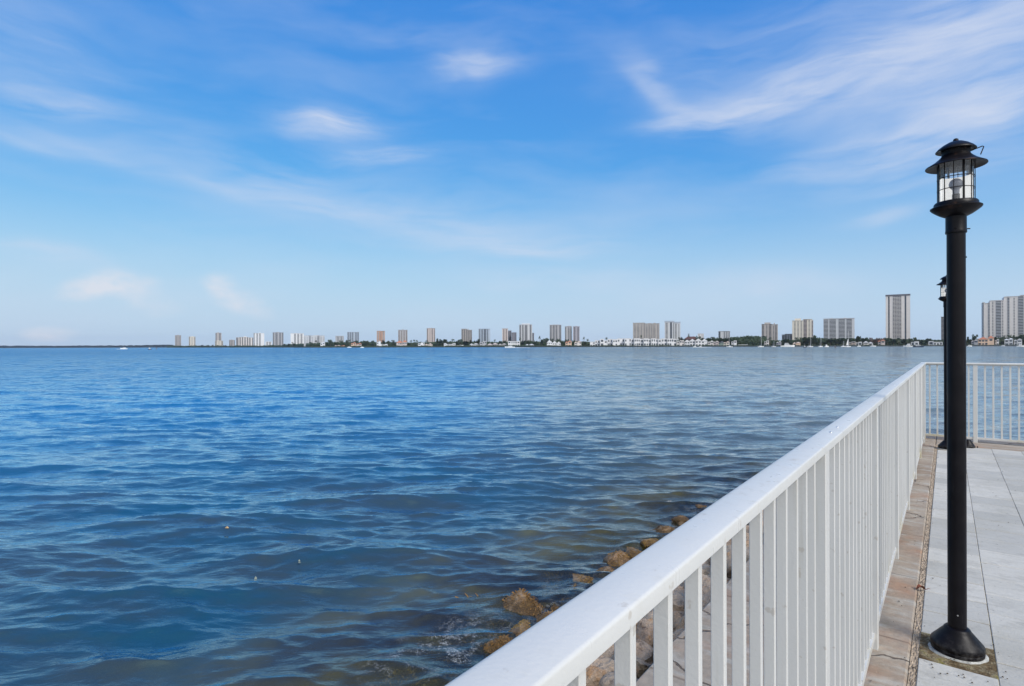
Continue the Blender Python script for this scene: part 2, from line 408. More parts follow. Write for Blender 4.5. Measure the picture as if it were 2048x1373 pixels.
# ------------------------------------------------------------------ water
SEA = -1.10
def water_mat():
    m, t, out = material('sea_water')
    geo = t.new('ShaderNodeNewGeometry')
    g = geo.outputs['Position']
    p = t.mapping(g, rot=(0, 0, -PHI))                 # x = n, y = t
    pn, pt, pz = t.sep(p)
    x, y, z = t.sep(g)
    dist = t.vmath('LENGTH', g)
    # body colour: deep blue offshore, grey sky sheen painted in at right, brown at the rocks
    w1 = t.noise(t.mapping(g, sc=(.05, .05, 0)), 1.0, 3)
    grey_sheen = t.math('DIVIDE', x, t.math('ADD', t.math('ABSOLUTE', y), 2.0))       # bearing at which the pale sky reflection is painted into the colour
    grey_sheen = t.mapr(t.math('ADD', grey_sheen, t.math('MULTIPLY', t.math('SUBTRACT', w1, .5), .12)), -.16, .20, smooth=True)
    patch = t.mapr(t.noise(t.mapping(g, rot=(0, 0, R(15)), sc=(.6, 1.2, 1)), .55, 5, .6), .40, .60)
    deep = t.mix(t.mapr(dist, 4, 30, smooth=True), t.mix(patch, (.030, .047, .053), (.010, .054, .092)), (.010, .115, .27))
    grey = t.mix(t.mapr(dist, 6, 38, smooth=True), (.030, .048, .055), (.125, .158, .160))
    body = t.mix(grey_sheen, deep, grey)
    near = t.mapr(t.math('ADD', pn, t.math('MULTIPLY', w1, 1.5)), -4.7, -2.9, smooth=True)
    near = t.math('MULTIPLY', near, t.mapr(pt, 16, 9))
    murk = t.mix(t.mapr(t.noise(g, .9, 4), .40, .62), (.034, .036, .034), (.115, .105, .035))
    body = t.mix(near, body, murk)
    dif = t.new('ShaderNodeBsdfDiffuse'); t.put(dif.inputs[0], body)
    tr = t.new('ShaderNodeBsdfTransparent'); tr.inputs[0].default_value = (.60, .66, .50, 1)
    see = t.math('MULTIPLY', t.mapr(pn, -4.5, -2.9, 0, .80, smooth=True), t.mapr(pt, 15, 10))
    ms = t.new('ShaderNodeMixShader'); t.put(ms.inputs[0], see); t.l.new(dif.outputs[0], ms.inputs[1]); t.l.new(tr.outputs[0], ms.inputs[2])
    # ripples
    pr = t.vmath('ADD', t.mapping(g, rot=(0, 0, R(12)), sc=(.55, 1.5, 1)), t.vmath('SCALE', t.noise(g, .8, 2, out='Color'), .5))
    r1 = t.noise(pr, 3.2, 5, .55)
    r2 = t.noise(t.mapping(g, rot=(0, 0, R(-20)), sc=(.6, 1.6, 1)), .75, 5, .6)
    r3 = t.noise(t.mapping(g, rot=(0, 0, R(6)), sc=(.35, 1.0, 1)), .16, 6, .62)
    rg = t.math('SUBTRACT', 1.0, t.math('ABSOLUTE', t.math('MULTIPLY', t.math('SUBTRACT', r1, .5), 3.0)))
    h = t.math('ADD', t.math('MULTIPLY', rg, t.mapr(dist, 3, 60, .0105, .010)), t.math('MULTIPLY', r2, t.mapr(dist, 8, 60, .010, .26)))
    h = t.math('ADD', h, t.math('MULTIPLY', r3, t.mapr(dist, 30, 250, .0, 2.2)))
    nb = t.bump(h, 1.0, t.mapr(dist, 4, 400, .9, .8))
    gl = t.new('ShaderNodeBsdfGlossy'); t.put(gl.inputs[0], t.mix(grey_sheen, (.66, .90, 1.0), (1.0, .955, .90)))  # reflected sky tinted by the same bearing, blue left and grey right
    t.put(gl.inputs['Roughness'], t.mapr(dist, 3, 200, .03, .12)); t.put(gl.inputs['Normal'], nb)
    t.put(dif.inputs['Normal'], nb)
    # wind chop finer than the mesh: tilt the normal itself, patchier and stronger far out
    def tilt(sc, rot, scale, det, ro, amt):
        c_ = t.noise(t.mapping(g, rot=(0, 0, R(rot)), sc=sc), scale, det, ro, out='Color')
        v_ = t.vmath('MULTIPLY', t.vmath('SUBTRACT', c_, (.5, .5, .5)), (1, 1, 0))
        return t.vmath('SCALE', v_, amt)
    v1 = tilt((.40, 1.7, 0), 14, 7.5, 4, .6, t.mapr(dist, 3, 40, .38, .24))
    v2 = tilt((.40, .9, 0), 5, 2.4, 6, .66, t.mapr(dist, 8, 40, .10, .95))
    v3 = tilt((.9, .30, 0), 3, .30, 8, .72, t.mapr(dist, 28, 100, .0, 1.7))
    v4 = tilt((.8, .10, 0), 2, .09, 8, .74, t.mapr(dist, 100, 350, .0, 1.6))
    nb = t.vmath('NORMALIZE', t.vmath('ADD', nb, t.vmath('ADD', t.vmath('ADD', v1, v4), t.vmath('ADD', v2, v3))))
    t.put(gl.inputs['Normal'], nb)
    fr = t.new('ShaderNodeFresnel'); fr.inputs[0].default_value = 1.34; t.put(fr.inputs[1], nb)
    fac = t.math('MINIMUM', t.math('MULTIPLY', fr.outputs[0], 1.55), t.mapr(dist, 10, 300, .85, .55))
    mg = t.new('ShaderNodeMixShader'); t.put(mg.inputs[0], fac); t.l.new(ms.outputs[0], mg.inputs[1]); t.l.new(gl.outputs[0], mg.inputs[2])
    # foam where the chop breaks on the stones
    fd = t.vmath('LENGTH', t.vmath('MULTIPLY', t.vmath('SUBTRACT', p, (-3.25, 3.35, SEA)), (1.6, .9, 0)))
    fz = t.math('MAXIMUM', t.mapr(fd, .15, .85, 1, 0), t.math('MULTIPLY', t.mapr(pn, -3.5, -3.0), .30))
    fo = t.noise(t.vmath('ADD', t.mapping(g, sc=(1, 2.0, 1)), t.vmath('SCALE', t.noise(g, 9, 4, out='Color'), .25)), 9, 7, .72)
    fo = t.mapr(t.math('ABSOLUTE', t.math('SUBTRACT', fo, .52)), .0, .035, 1, 0)
    fo = t.math('MULTIPLY', fo, t.mapr(t.noise(g, 5, 5, .7), .48, .62))
    foam = t.math('MULTIPLY', t.math('MULTIPLY', fo, fz), .7, clamp=True)
    fb = t.new('ShaderNodeBsdfDiffuse'); fb.inputs[0].default_value = (.70, .74, .76, 1)
    mf = t.new('ShaderNodeMixShader'); t.put(mf.inputs[0], foam); t.l.new(mg.outputs[0], mf.inputs[1]); t.l.new(fb.outputs[0], mf.inputs[2])
    t.l.new(mf.outputs[0], out.inputs[0]); return m
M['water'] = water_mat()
def build_water():
    nr, na = 860, 1250
    u = np.linspace(0, 1, nr)
    r = 1.6 * np.exp(u * math.log(260 / 1.6)); r = np.concatenate([r, 260 * np.exp(np.linspace(.03, 1, 70) * math.log(8700 / 260))])
    a = np.linspace(-R(75), R(75), na)
    RR, AA = np.meshgrid(r, a, indexing='ij')
    X = RR * np.sin(AA); Y = RR * np.cos(AA)
    dr = np.gradient(r)[:, None]; da = RR * (a[1] - a[0])
    g = np.random.default_rng(11)
    Z = np.zeros_like(X); DX = np.zeros_like(X); DY = np.zeros_like(X)
    amp_mod = .75 + .5 * (np.sin(X * .21 + 1.3) * np.sin(Y * .17 + .4) * .5 + .5)
    calm = 1.0
    for i in range(84):
        L = 0.16 * (5.5 / .16) ** (i / 83.0)
        th = R(-96) + g.normal() * R(17) if i % 4 else R(-72) + g.normal() * R(26)
        k = 2 * math.pi / L
        st = .040 if L < .5 else (.034 if L < 1.0 else (.020 if L < 2.5 else .010))
        A = st / k
        spacing = np.maximum(dr, da * .6)
        fade = np.clip((L / spacing - 2.0) / 1.6, 0, 1)
        ph = k * (X * math.cos(th) + Y * math.sin(th)) + g.random() * 6.283 + .9 * np.sin(X * .35 * (1 + .3 * g.random()) + Y * .23 + g.random() * 6)
        s_, c_ = np.sin(ph), np.cos(ph)
        m = fade * (amp_mod if L < 3 else 1.0)
        Z += A * s_ * m
        DX += A * c_ * math.cos(th) * m * 1.25; DY += A * c_ * math.sin(th) * m * 1.25
    X2 = X + DX; Y2 = Y + DY
    V = np.stack([X2, Y2, Z + SEA], -1).reshape(-1, 3).astype(np.float32)
    nR = len(r)
    ii, jj = np.meshgrid(np.arange(nR - 1), np.arange(na - 1), indexing='ij')
    q = np.stack([ii * na + jj, ii * na + jj + 1, (ii + 1) * na + jj + 1, (ii + 1) * na + jj], -1).reshape(-1, 4)
    me = bpy.data.meshes.new('water')
    me.vertices.add(len(V)); me.vertices.foreach_set('co', V.ravel())
    me.loops.add(q.size); me.loops.foreach_set('vertex_index', q.ravel().astype(np.int32))
    me.polygons.add(len(q)); me.polygons.foreach_set('loop_start', np.arange(0, q.size, 4, dtype=np.int32))
    me.polygons.foreach_set('use_smooth', np.ones(len(q), bool))
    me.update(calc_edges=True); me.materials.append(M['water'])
    o = bpy.data.objects.new('water', me); C.objects.link(o)
    return tag(o, 'choppy blue bay water, greyer on the right and brown beside the rocks', 'water', kind='structure')
build_water()
# sea bed, only seen through the shallows
b = MB(); b.add([(-8800, -20, -3.2), (8800, -20, -3.2), (8800, 8700, -3.2), (-8800, 8700, -3.2)], [(0, 1, 2, 3)])
tag(b.build('seabed', M['bank']), kind='structure')

# ------------------------------------------------------------------ deck
T0, T1 = -6.0, 9.95
NC = -1.04
def slab(b, n0, n1, t0, t1, z0, z1, ch=.012):
    b.add([(n0, t0, z0), (n1, t0, z0), (n1, t1, z0), (n0, t1, z0), (n0, t0, z1 - ch), (n1, t0, z1 - ch), (n1, t1, z1 - ch), (n0, t1, z1 - ch),
           (n0 + ch, t0 + ch, z1), (n1 - ch, t0 + ch, z1), (n1 - ch, t1 - ch, z1), (n0 + ch, t1 - ch, z1)],
          [(0, 1, 5, 4), (1, 2, 6, 5), (2, 3, 7, 6), (3, 0, 4, 7), (4, 5, 9, 8), (5, 6, 10, 9), (6, 7, 11, 10), (7, 4, 8, 11), (8, 9, 10, 11)])
b = MB(); slab(b, NC, -.134, T0, 11.1, -3.0, 0); slab(b, -.133, 9.0, T1 + .01, 11.1, -3.0, -.001)
tag(b.build('seawall_cap', M['cap'], rotz=PHI), 'brown stained concrete seawall cap running under the white railing', 'concrete cap', kind='structure')
b = MB(); b.box(-.1045, 9, T0, T1 + .009, -3, -.0038); b.box(-.1335, -.1046, T0, T1 + .009, -3, -.030)
tag(b.build('sand_bed', M['soil'], rotz=PHI), kind='structure')
L1 = (.034, 3.29); L2 = (.0, 9.62)
HOLE = [(-.12, .168, 3.118, 3.405), (-.12, .168, 9.46, 9.80)]
# pavers: real slabs with open joints
b = MB(); tones = []
ncol = 0; n0 = -.105
while n0 < 6:
    w = .273 if ncol == 0 else .30
    off = [0.0, .16, .04, .21, .09][ncol % 5]
    tt = 3.118 - .29 * 31 + off
    while tt < T1:
        segs = [(tt, tt + .29)]
        for (hn0, hn1, ht0, ht1) in HOLE:
            if n0 < hn1 - .01:
                ns = []
                for (a_, c_) in segs:
                    if c_ <= ht0 or a_ >= ht1: ns.append((a_, c_))
                    else:
                        if a_ < ht0 - .03: ns.append((a_, ht0))
                        if c_ > ht1 + .03: ns.append((ht1, c_))
                segs = ns
        for (a_, c_) in segs:
            c_ = min(c_, T1)
            if c_ - a_ < .03 or a_ < T0: continue
            g_ = .0010; k0 = len(b.f)
            zt = rnd.uniform(-.0012, .0012)
            z0_ = len(b.v)
            slab(b, n0 + g_, n0 + w - g_, a_ + g_ * 1.9, c_ - g_ * 1.9, -.04, zt, .0026)
            sx, sy = rnd.uniform(-.004, .004), rnd.uniform(-.004, .004)
            for q in range(z0_, len(b.v)):
                v = b.v[q]; b.v[q] = (v[0], v[1], v[2] + (v[0] - n0) * sx + (v[1] - a_) * sy)
            tones += [rnd.random()] * (len(b.f) - k0)
        tt += .29
    n0 += w; ncol += 1
o = b.build('pavement', M['paver'], rotz=PHI)
at = o.data.attributes.new('tone', 'FLOAT', 'FACE'); at.data.foreach_set('value', tones)
tag(o, kind='structure')
# ragged aggregate strip between the cap and the pavers
b = MB(); nt, nn = 900, 7
for i in range(nt + 1):
    for j in range(nn + 1):
        tt = T0 + (T1 - T0) * i / nt; x = -.1335 + .029 * j / nn
        e = 0 if j in (0, nn) else rnd.uniform(-.006, .003)
        b.v.append((x + rnd.uniform(-.001, .001), tt, -.006 + e))
for i in range(nt):
    for j in range(nn): b.f.append((i * (nn + 1) + j, i * (nn + 1) + j + 1, (i + 1) * (nn + 1) + j + 1, (i + 1) * (nn + 1) + j)); b.mi.append(0)
tag(b.build('gravel_joint', M['gravel'], rotz=PHI), 'crumbly sandy aggregate filling the joint between cap and pavers', 'gravel', kind='stuff')
# loose debris: grit and leaf flecks
b = MB()
for i in range(190):
    x, tt = rnd.uniform(-.08, 1.6), rnd.uniform(1.8, 9.5)
    if i % 3 == 0: x, tt = rnd.uniform(-.25, -.08), rnd.uniform(1.8, 9.5)
    if i % 5 == 0: x, tt = rnd.uniform(-.10, .2), rnd.uniform(3.0, 3.5)
    r_ = rnd.uniform(.0015, .006); a_ = rnd.uniform(0, 3.14); e_ = rnd.uniform(.3, 1)
    vs = [(x + r_ * math.cos(a_ + k) * (1 if k % 2 else e_), tt + r_ * math.sin(a_ + k), .0045) for k in (0, 1.5, 3, 4.6)]
    b.add(vs + [(x, tt, .0045 + r_ * .8)], [(0, 1, 4), (1, 2, 4), (2, 3, 4), (3, 0, 4)])
tag(b.build('grit', pbr('dark_grit', (.06, .045, .03), .9, .2, var=.5, vscale=50), rotz=PHI), 'dark grit and leaf flecks scattered over the pavers', 'grit', kind='stuff')

# dead leaf curled at the joint beside the lamp
def leaf(n, t_, s, lab, rz):
    b = MB(); nn = 10; o = []
    for i in range(nn + 1):
        f = i / nn; w = math.sin(math.pi * min(1, f * 1.05)) ** .7 * .28 * s
        z = .004 + s * .25 * math.sin(f * 3.0) ** 2
        o += [(-w, f * s, z + w * .9), (0, f * s, z), (w, f * s, z + w * .7)]
    b.add(o, [(i * 3 + k, i * 3 + k + 1, i * 3 + k + 4, i * 3 + k + 3) for i in range(nn) for k in (0, 1)])
    b.add([(x, y, z + .0012) for x, y, z in o], [(i * 3 + k + 3, i * 3 + k + 4, i * 3 + k + 1, i * 3 + k) for i in range(nn) for k in (0, 1)])
    root = empty('dead_leaf', WP(n, t_, 0), PHI + rz)
    b.build('blade', M['leaf'], root, smooth=True)
    st = MB(); st.tube([(0, 0, .005), (0, -s * .3, .012), (s * .1, -s * .55, .006)], [.0016, .0013, .001], 6)
    st.build('stem', M['leaf'], root)
    return tag(root, lab, 'leaf')
M['leaf'] = pbr('dry_brown_leaf', (.16, .05, .025), .7, .3, var=.4, vscale=60)
leaf(-.10, 3.99, .055, 'curled reddish brown dead leaf lying at the paver edge left of the lamp post', 2.2)
leaf(.44, 4.9, .03, 'small dark dead leaf on the pavers right of the lamp post', .7)

# ------------------------------------------------------------------ railings
CAPZ = 1.142
def cap_profile(c):
    hw = .0318; c = c - .002
    P = [(c - hw, CAPZ - .022), (c - hw, CAPZ - .012)]
    for k in range(7):
        a = R(180 - 90 * k / 6); P.append((c - hw + .014 + .014 * math.cos(a), CAPZ - .013 + .012 * math.sin(a)))
    P.append((c, CAPZ + .0006))
    for k in range(4):
        a = R(90 - 90 * k / 3); P.append((c + hw - .004 + .004 * math.cos(a), CAPZ - .0055 + .004 * math.sin(a)))
    P += [(c + hw, CAPZ - .022)]
    P += [(c + hw - .003, CAPZ - .022), (c + hw - .003, CAPZ - .012), (c - hw + .003, CAPZ - .012), (c - hw + .003, CAPZ - .022)]
    return P[::-1]
def bevel_post(b, x0, x1, y0, y1, z0, z1, c=.002):
    pts = [(x0 + c, y0), (x1 - c, y0), (x1, y0 + c), (x1, y1 - c), (x1 - c, y1), (x0 + c, y1), (x0, y1 - c), (x0, y0 + c)]
    n = 8
    b.add([(x, y, z0) for x, y in pts] + [(x, y, z1) for x, y in pts], [(i, (i + 1) % n, n + (i + 1) % n, n + i) for i in range(n)] + [tuple(range(n - 1, -1, -1)), tuple(range(n, 2 * n))])
BC = -.279
rail = empty('side_railing', WP(BC, 0, 0), PHI)
tag(rail, 'white metal side railing running from the lower centre to the far corner', 'railing')
def shift(b, dx, dy=0):
    b.v = [(x - dx, y - dy, z) for x, y, z in b.v]; return b
for (a_, c_) in ((-1.6, 1.962), (1.9645, 7.18), (7.1825, 10.47)):
    b = MB(); b.prism(cap_profile(0), a_, c_); b.build('top_rail', M['white'], rail, auto=40)
b = MB(); b.box(-.0135, .0135, -1.6, 10.47, CAPZ - .0125 - .028, CAPZ - .0125); b.build('upper_channel', M['white'], rail)
b = MB(); b.box(-.018, .013, -1.6, 10.47, .046, .075); b.build('bottom_rail', M['white'], rail)
posts = [.325 + 1.387 * k for k in range(-1, 8)]
pm = MB(); bevel_post(pm, -.025, .025, -.025, .025, -.004, CAPZ - .0128)
p0 = None
for k, pt in enumerate(posts):
    if p0 is None: p0 = o = pm.build('post', M['white'], rail)
    else: o = p0.copy(); C.objects.link(o); o.parent = rail
    o.location = (0, pt, 0)
bm_ = MB(); bevel_post(bm_, -.0118, .009, -.009, .0038, .0755, CAPZ - .041, .0012)
bal0 = None; nb = 0; extra = MB()
for k in range(-18, 100):
    tt = .46 + .1065 * k
    if tt > 10.40 or tt < -1.55: continue
    if min(abs(tt - q) for q in posts) < .036: continue
    if nb >= 99 or tt < .2:
        bevel_post(extra, -.0118, .009, tt - .009, tt + .0038, .0755, CAPZ - .041, .0012); continue
    if bal0 is None: bal0 = o = bm_.build('baluster', M['white'], rail)
    else: o = bal0.copy(); C.objects.link(o); o.parent = rail
    jit = rnd.uniform(-.0012, .0012)
    o.location = (jit * .6, tt + jit, 0); nb += 1
if extra.v: tag(extra.build('remaining_balusters', M['white'], rail), kind='stuff')
for tt in (1.90, 2.03, 4.4, 7.1):
    b = MB(); b.lathe([(.0001, CAPZ + .0030), (.003, CAPZ + .0026), (.0042, CAPZ + .001), (.0042, CAPZ - .002)], 12, .006, tt); b.build('screw', M['steel'], rail, smooth=True)
# rear railing, local x along n, local y = t
TB = 10.50
rear = empty('rear_railing', WP(-.28, TB, 0), PHI)
tag(rear, 'white metal rear railing crossing the far end of the pavement', 'railing')
b = MB(); b.prism(cap_profile(0), -8.6, .03); b.v = [(-y, x, z) for x, y, z in b.v]; b.f = [f[::-1] for f in b.f]; b.f = [f[::-1] for f in b.f]
b.build('top_rail', M['white'], rear, auto=40)
b = MB(); b.box(0.03, 8.6, -.0135, .0135, CAPZ - .0405, CAPZ - .0125); b.build('upper_channel', M['white'], rear)
b = MB(); b.box(0.03, 8.6, -.018, .018, .046, .075); b.build('bottom_rail', M['white'], rear)
rp = [0.0, .60, 1.99, 3.38, 4.77, 6.16, 7.55]
for x in rp:
    o = p0.copy(); C.objects.link(o); o.parent = rear; o.location = (x, 0, 0)
k = 0; x = .075
while x < 8.5:
    if min(abs(x - q) for q in rp) > .036:
        o = bal0.copy(); C.objects.link(o); o.parent = rear; o.location = (x, 0, 0)
    x += .0905

# ------------------------------------------------------------------ lamps
def glass_mat():
    m, t, out = material('milky_lamp_glass')
    g = t.new('ShaderNodeBsdfGlossy'); g.inputs['Roughness'].default_value = .05
    tp = t.new('ShaderNodeBsdfTransparent'); tp.inputs[0].default_value = (.97, .98, 1, 1)
    tl = t.new('ShaderNodeBsdfTranslucent'); tl.inputs[0].default_value = (.95, .96, .97, 1)
    df = t.new('ShaderNodeBsdfDiffuse'); df.inputs[0].default_value = (.85, .86, .87, 1)
    a = t.new('ShaderNodeMixShader'); a.inputs[0].default_value = .5; t.l.new(tl.outputs[0], a.inputs[1]); t.l.new(df.outputs[0], a.inputs[2])
    tc = t.new('ShaderNodeTexCoord').outputs['Object']
    c = t.new('ShaderNodeMixShader'); t.put(c.inputs[0], t.mapr(t.noise(tc, 18, 4), .3, .7, .10, .20)); t.l.new(tp.outputs[0], c.inputs[1]); t.l.new(a.outputs[0], c.inputs[2])
    fr = t.new('ShaderNodeFresnel'); fr.inputs[0].default_value = 1.45
    d = t.new('ShaderNodeMixShader'); t.l.new(fr.outputs[0], d.inputs[0]); t.l.new(c.outputs[0], d.inputs[1]); t.l.new(g.outputs[0], d.inputs[2])
    t.l.new(d.outputs[0], out.inputs[0]); return m
M['glass'] = glass_mat()
M['bulb'] = pbr('frosted_bulb', (.20, .21, .25), .35, .5, var=.04)
M['glow_liner'] = pbr('white_glow_liner', (.88, .88, .86), .6, .3, var=.03)
_p = [n for n in M['glow_liner'].node_tree.nodes if n.type == 'BSDF_PRINCIPLED'][0]
_p.inputs['Emission Color'].default_value = (1.0, .98, .93, 1); _p.inputs['Emission Strength'].default_value = .42     # added glow that whitens the panes; the bulb stays unlit
def make_lamp(n, t_, yaw, label):
    root = empty('street_lamp', WP(n, t_, 0), yaw)
    tag(root, label, 'street lamp', 'lantern lamp posts on the pavement')
    bk = M['black']
    b = MB(); b.lathe([(.036, .112), (.044, .110), (.050, .104), (.052, .098), (.066, .082), (.086, .058), (.098, .044), (.1005, .038), (.1005, .024), (.098, .020), (.1000, .016), (.0985, .004), (.090, .002)], 64)
    base = b.build('base_cover', bk, root, auto=35)
    b = MB(); pr = []
    seg = 60; prof = [(.085, -.02), (.085, .004), (.1015, .003), (.107, -.002), (.112, -.02)]
    for i in range(seg):
        a = 2 * math.pi * i / seg; w = 1 + .035 * math.sin(2 * a + 1) + .02 * math.sin(5 * a + 2) + .012 * math.sin(13 * a)
        for r_, z in prof: pr.append((r_ * w * math.cos(a), r_ * w * math.sin(a), z))
    nP = len(prof); b.add(pr, [(i * nP + k, ((i + 1) % seg) * nP + k, ((i + 1) % seg) * nP + k + 1, i * nP + k + 1) for i in range(seg) for k in range(nP - 1)])
    b.build('grout_ring', M['grout'], root, smooth=True)
    b = MB(); b.lathe([(.0352, .02), (.0352, 1.935)], 48); pole = b.build('pole', bk, root, smooth=True)
    b = MB(); b.lathe([(.0355, 1.910), (.0398, 1.911), (.0402, 1.914), (.0402, 1.921), (.0392, 1.924), (.0392, 1.992), (.03, 1.998)], 48); slv = b.build('sleeve', bk, root, auto=35)
    for a in (0.3, 2.4, 4.5):
        s_ = MB(); s_.tube([(.038 * math.cos(a), .038 * math.sin(a), 1.930), ((.046 if a != .3 else .056) * math.cos(a), (.046 if a != .3 else .056) * math.sin(a), 1.930)], .0028, 8)
        s_.build('set_screw', bk, slv)
    b = MB(); b.tube([(.0345 * math.cos(4.62), .0345 * math.sin(4.62), .175), (.0372 * math.cos(4.62), .0372 * math.sin(4.62), .175)], .003, 10); b.build('screw', M['steel'], pole)
    b = MB(); b.tube([(.034, .005, 1.80), (.0385, .006, 1.80)], .004, 10); b.build('plug', bk, pole)
    b = MB(); b.lathe([(.03, 1.985), (.045, 1.988), (.062, 1.997), (.080, 2.010), (.092, 2.020), (.0966, 2.026), (.0966, 2.030), (.090, 2.034), (.0835, 2.036), (.0827, 2.048), (.078, 2.054), (.06, 2.055), (.0001, 2.055)], 64)
    b.build('bowl', bk, root, auto=35)
    b = MB(); b.lathe([(.0001, 2.228), (.070, 2.228), (.095, 2.222), (.1135, 2.2155), (.1145, 2.217), (.1135, 2.220), (.098, 2.229), (.080, 2.241), (.064, 2.255), (.0545, 2.266), (.053, 2.272), (.053, 2.286), (.0535, 2.292),
                       (.072, 2.289), (.0757, 2.2885), (.0757, 2.291), (.066, 2.302), (.048, 2.316), (.028, 2.327), (.0105, 2.333), (.0105, 2.337), (.0095, 2.341), (.005, 2.3445), (.0001, 2.345)], 64)
    roof = b.build('roof', bk, root, auto=50)
    b = MB(); b.tube([(.050, .0, 2.279), (.075, .010, 2.289), (.098, .018, 2.2985), (.1035, .020, 2.2965), (.101, .020, 2.288), (.092, .018, 2.262)], .0024, 8); b.build('wire_bail', bk, roof)
    b = MB(); b.lathe([(.0655, 2.054), (.0655, 2.226)], 64); b.build('glass', M['glass'], root, smooth=True)
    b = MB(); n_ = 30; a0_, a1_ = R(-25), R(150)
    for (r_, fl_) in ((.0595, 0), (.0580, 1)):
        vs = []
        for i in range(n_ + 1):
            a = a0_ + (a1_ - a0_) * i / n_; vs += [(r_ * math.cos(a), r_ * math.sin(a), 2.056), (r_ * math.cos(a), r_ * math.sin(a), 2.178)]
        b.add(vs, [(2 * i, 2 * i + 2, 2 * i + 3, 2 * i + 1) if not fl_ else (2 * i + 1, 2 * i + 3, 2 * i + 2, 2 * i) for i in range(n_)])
    b.build('glow_liner', M['glow_liner'], root, smooth=True)  # rear half liner added so the panes look bright
    cage = MB()
    for z in (2.110, 2.162):
        cage.lathe([(.0688, z - .0017), (.0706, z - .0014), (.0706, z + .0014), (.0688, z + .0017), (.0688, z - .0017)], 64)
    for i in range(12):
        a = R(15 + 30 * i); w = .0040 if i % 3 == 0 else .0015
        ca, sa = math.cos(a), math.sin(a); vs = []
        for rr, ww in ((.0672, -w), (.0700, -w), (.0700, w), (.0672, w)): vs.append((rr * ca - ww * sa, rr * sa + ww * ca))
        cage.add([(x, y, 2.053) for x, y in vs] + [(x, y, 2.229) for x, y in vs], [(0, 1, 5, 4), (1, 2, 6, 5), (2, 3, 7, 6), (3, 0, 4, 7)])
    cage.build('cage', bk, root, auto=35)
    b = MB(); pf = [(.012, 2.056), (.0145, 2.06), (.0145, 2.090)]
    b.lathe([(.0001, 2.094)] + pf[::-1], 24); b.build('lamp_socket', bk, root, smooth=True)
    b = MB(); b.lathe([(.0125, 2.090), (.0135, 2.108)] + [(.0265 * math.cos(R(a)), 2.135 + .0265 * math.sin(R(a))) for a in range(-58, 90, 8)] + [(.0001, 2.1615)], 36); b.build('bulb', M['bulb'], root, smooth=True)
    return root
lamp1 = make_lamp(L1[0], L1[1], PHI + R(8), 'tall black lamp post with a caged glass lantern standing nearest on the pavers')
def relabel(o, l): o['label'] = l
lamp2 = copy_tree(lamp1); lamp2.location = WP(L2[0], L2[1], 0)
relabel(lamp2, 'far black lamp post at the rear corner, half hidden behind the nearest lamp post')
# dark fitting behind the second lamp
root = empty('ground_fitting', WP(.22, 9.93, 0), PHI)
tag(root, 'low dark conical fitting on the pavers in front of the rear railing post', 'ground fitting')
b = MB(); b.lathe([(.030, .105), (.036, .100), (.052, .070), (.075, .032), (.082, .026), (.086, .014), (.084, .002), (.07, .001)], 32); b.lathe([(.0001, .108), (.030, .105)], 32)
b.build('cone', M['black'], root, auto=35)
b = MB(); b.lathe([(.0001, .020), (.006, .019), (.008, .012), (.008, .001)], 12, .105, .02); b.build('bolt', M['black'], root)

# ------------------------------------------------------------------ rocks of the revetment
def rock_mesh(seed, sub=4):
    import bmesh
    g = np.random.default_rng(seed)
    bm = bmesh.new(); bmesh.ops.create_icosphere(bm, subdivisions=sub, radius=1)
    V = np.array([v.co[:] for v in bm.verts])
    for _ in range(13):
        d = g.normal(size=3); d /= np.linalg.norm(d); h = g.uniform(.55, .86)
        e = V @ d - h; V = V - np.outer(np.maximum(0, e) * .93, d)
    for s_, a_ in ((2.3, .05), (5.1, .025), (11, .010)):
        ph = g.uniform(0, 6, 9)
        for j in range(3):
            w = g.normal(size=3); w /= np.linalg.norm(w)
            V *= (1 + a_ * np.sin(V @ w * s_ * 1.7 + ph[j]) * np.cos(V @ np.roll(w, 1) * s_ + ph[j + 3]))[:, None]
    for v, c in zip(bm.verts, V): v.co = c
    me = bpy.data.meshes.new('boulder'); bm.to_mesh(me); bm.free()
    me.polygons.foreach_set('use_smooth', [True] * len(me.polygons)); me.set_sharp_from_angle(angle=R(38))
    me.materials.append(M['rock']); return me
RM = [rock_mesh(100 + i) for i in range(9)]
def rock(n, t_, z, s, lab, group, rr=None, sc=None, lean=.5):
    r2 = rr or rnd
    o = bpy.data.objects.new('boulder', RM[r2.randrange(9)]); C.objects.link(o)
    o.location = WP(n, t_, z); o.rotation_euler = (r2.uniform(-lean, lean), r2.uniform(-lean, lean), r2.uniform(0, 6.28))
    k = sc or (r2.uniform(.85, 1.25), r2.uniform(.75, 1.1), r2.uniform(.55, .8)); o.scale = (s * k[0], s * k[1], s * k[2])
    return tag(o, lab, 'boulder', group)
# bank under the stones
b = MB(); prof = [(NC - .01, -.45), (-1.6, -.70), (-2.2, -1.02), (-2.9, -1.32), (-3.6, -1.6), (-4.6, -1.95), (-6.5, -2.8), (-8, -3.3)]
nT = 140
for i in range(nT + 1):
    tt = -7 + 20.5 * i / nT
    for j, (x, z) in enumerate(prof):
        k = 0 if j == 0 else 1
        b.v.append((x + k * rnd.uniform(-.1, .1), tt, z + k * rnd.uniform(-.07, .07)))
nP = len(prof)
for i in range(nT):
    for j in range(nP - 1): b.f.append((i * nP + j, (i + 1) * nP + j, (i + 1) * nP + j + 1, i * nP + j + 1)); b.mi.append(0)
tag(b.build('rocky_bank', M['bank'], rotz=PHI, smooth=True), kind='structure')
GR = 'boulders of the bank between the seawall cap and the water'
def bankz(n): return np.interp(-n, [-a[0] for a in prof], [a[1] for a in prof])
rr = random.Random(21)
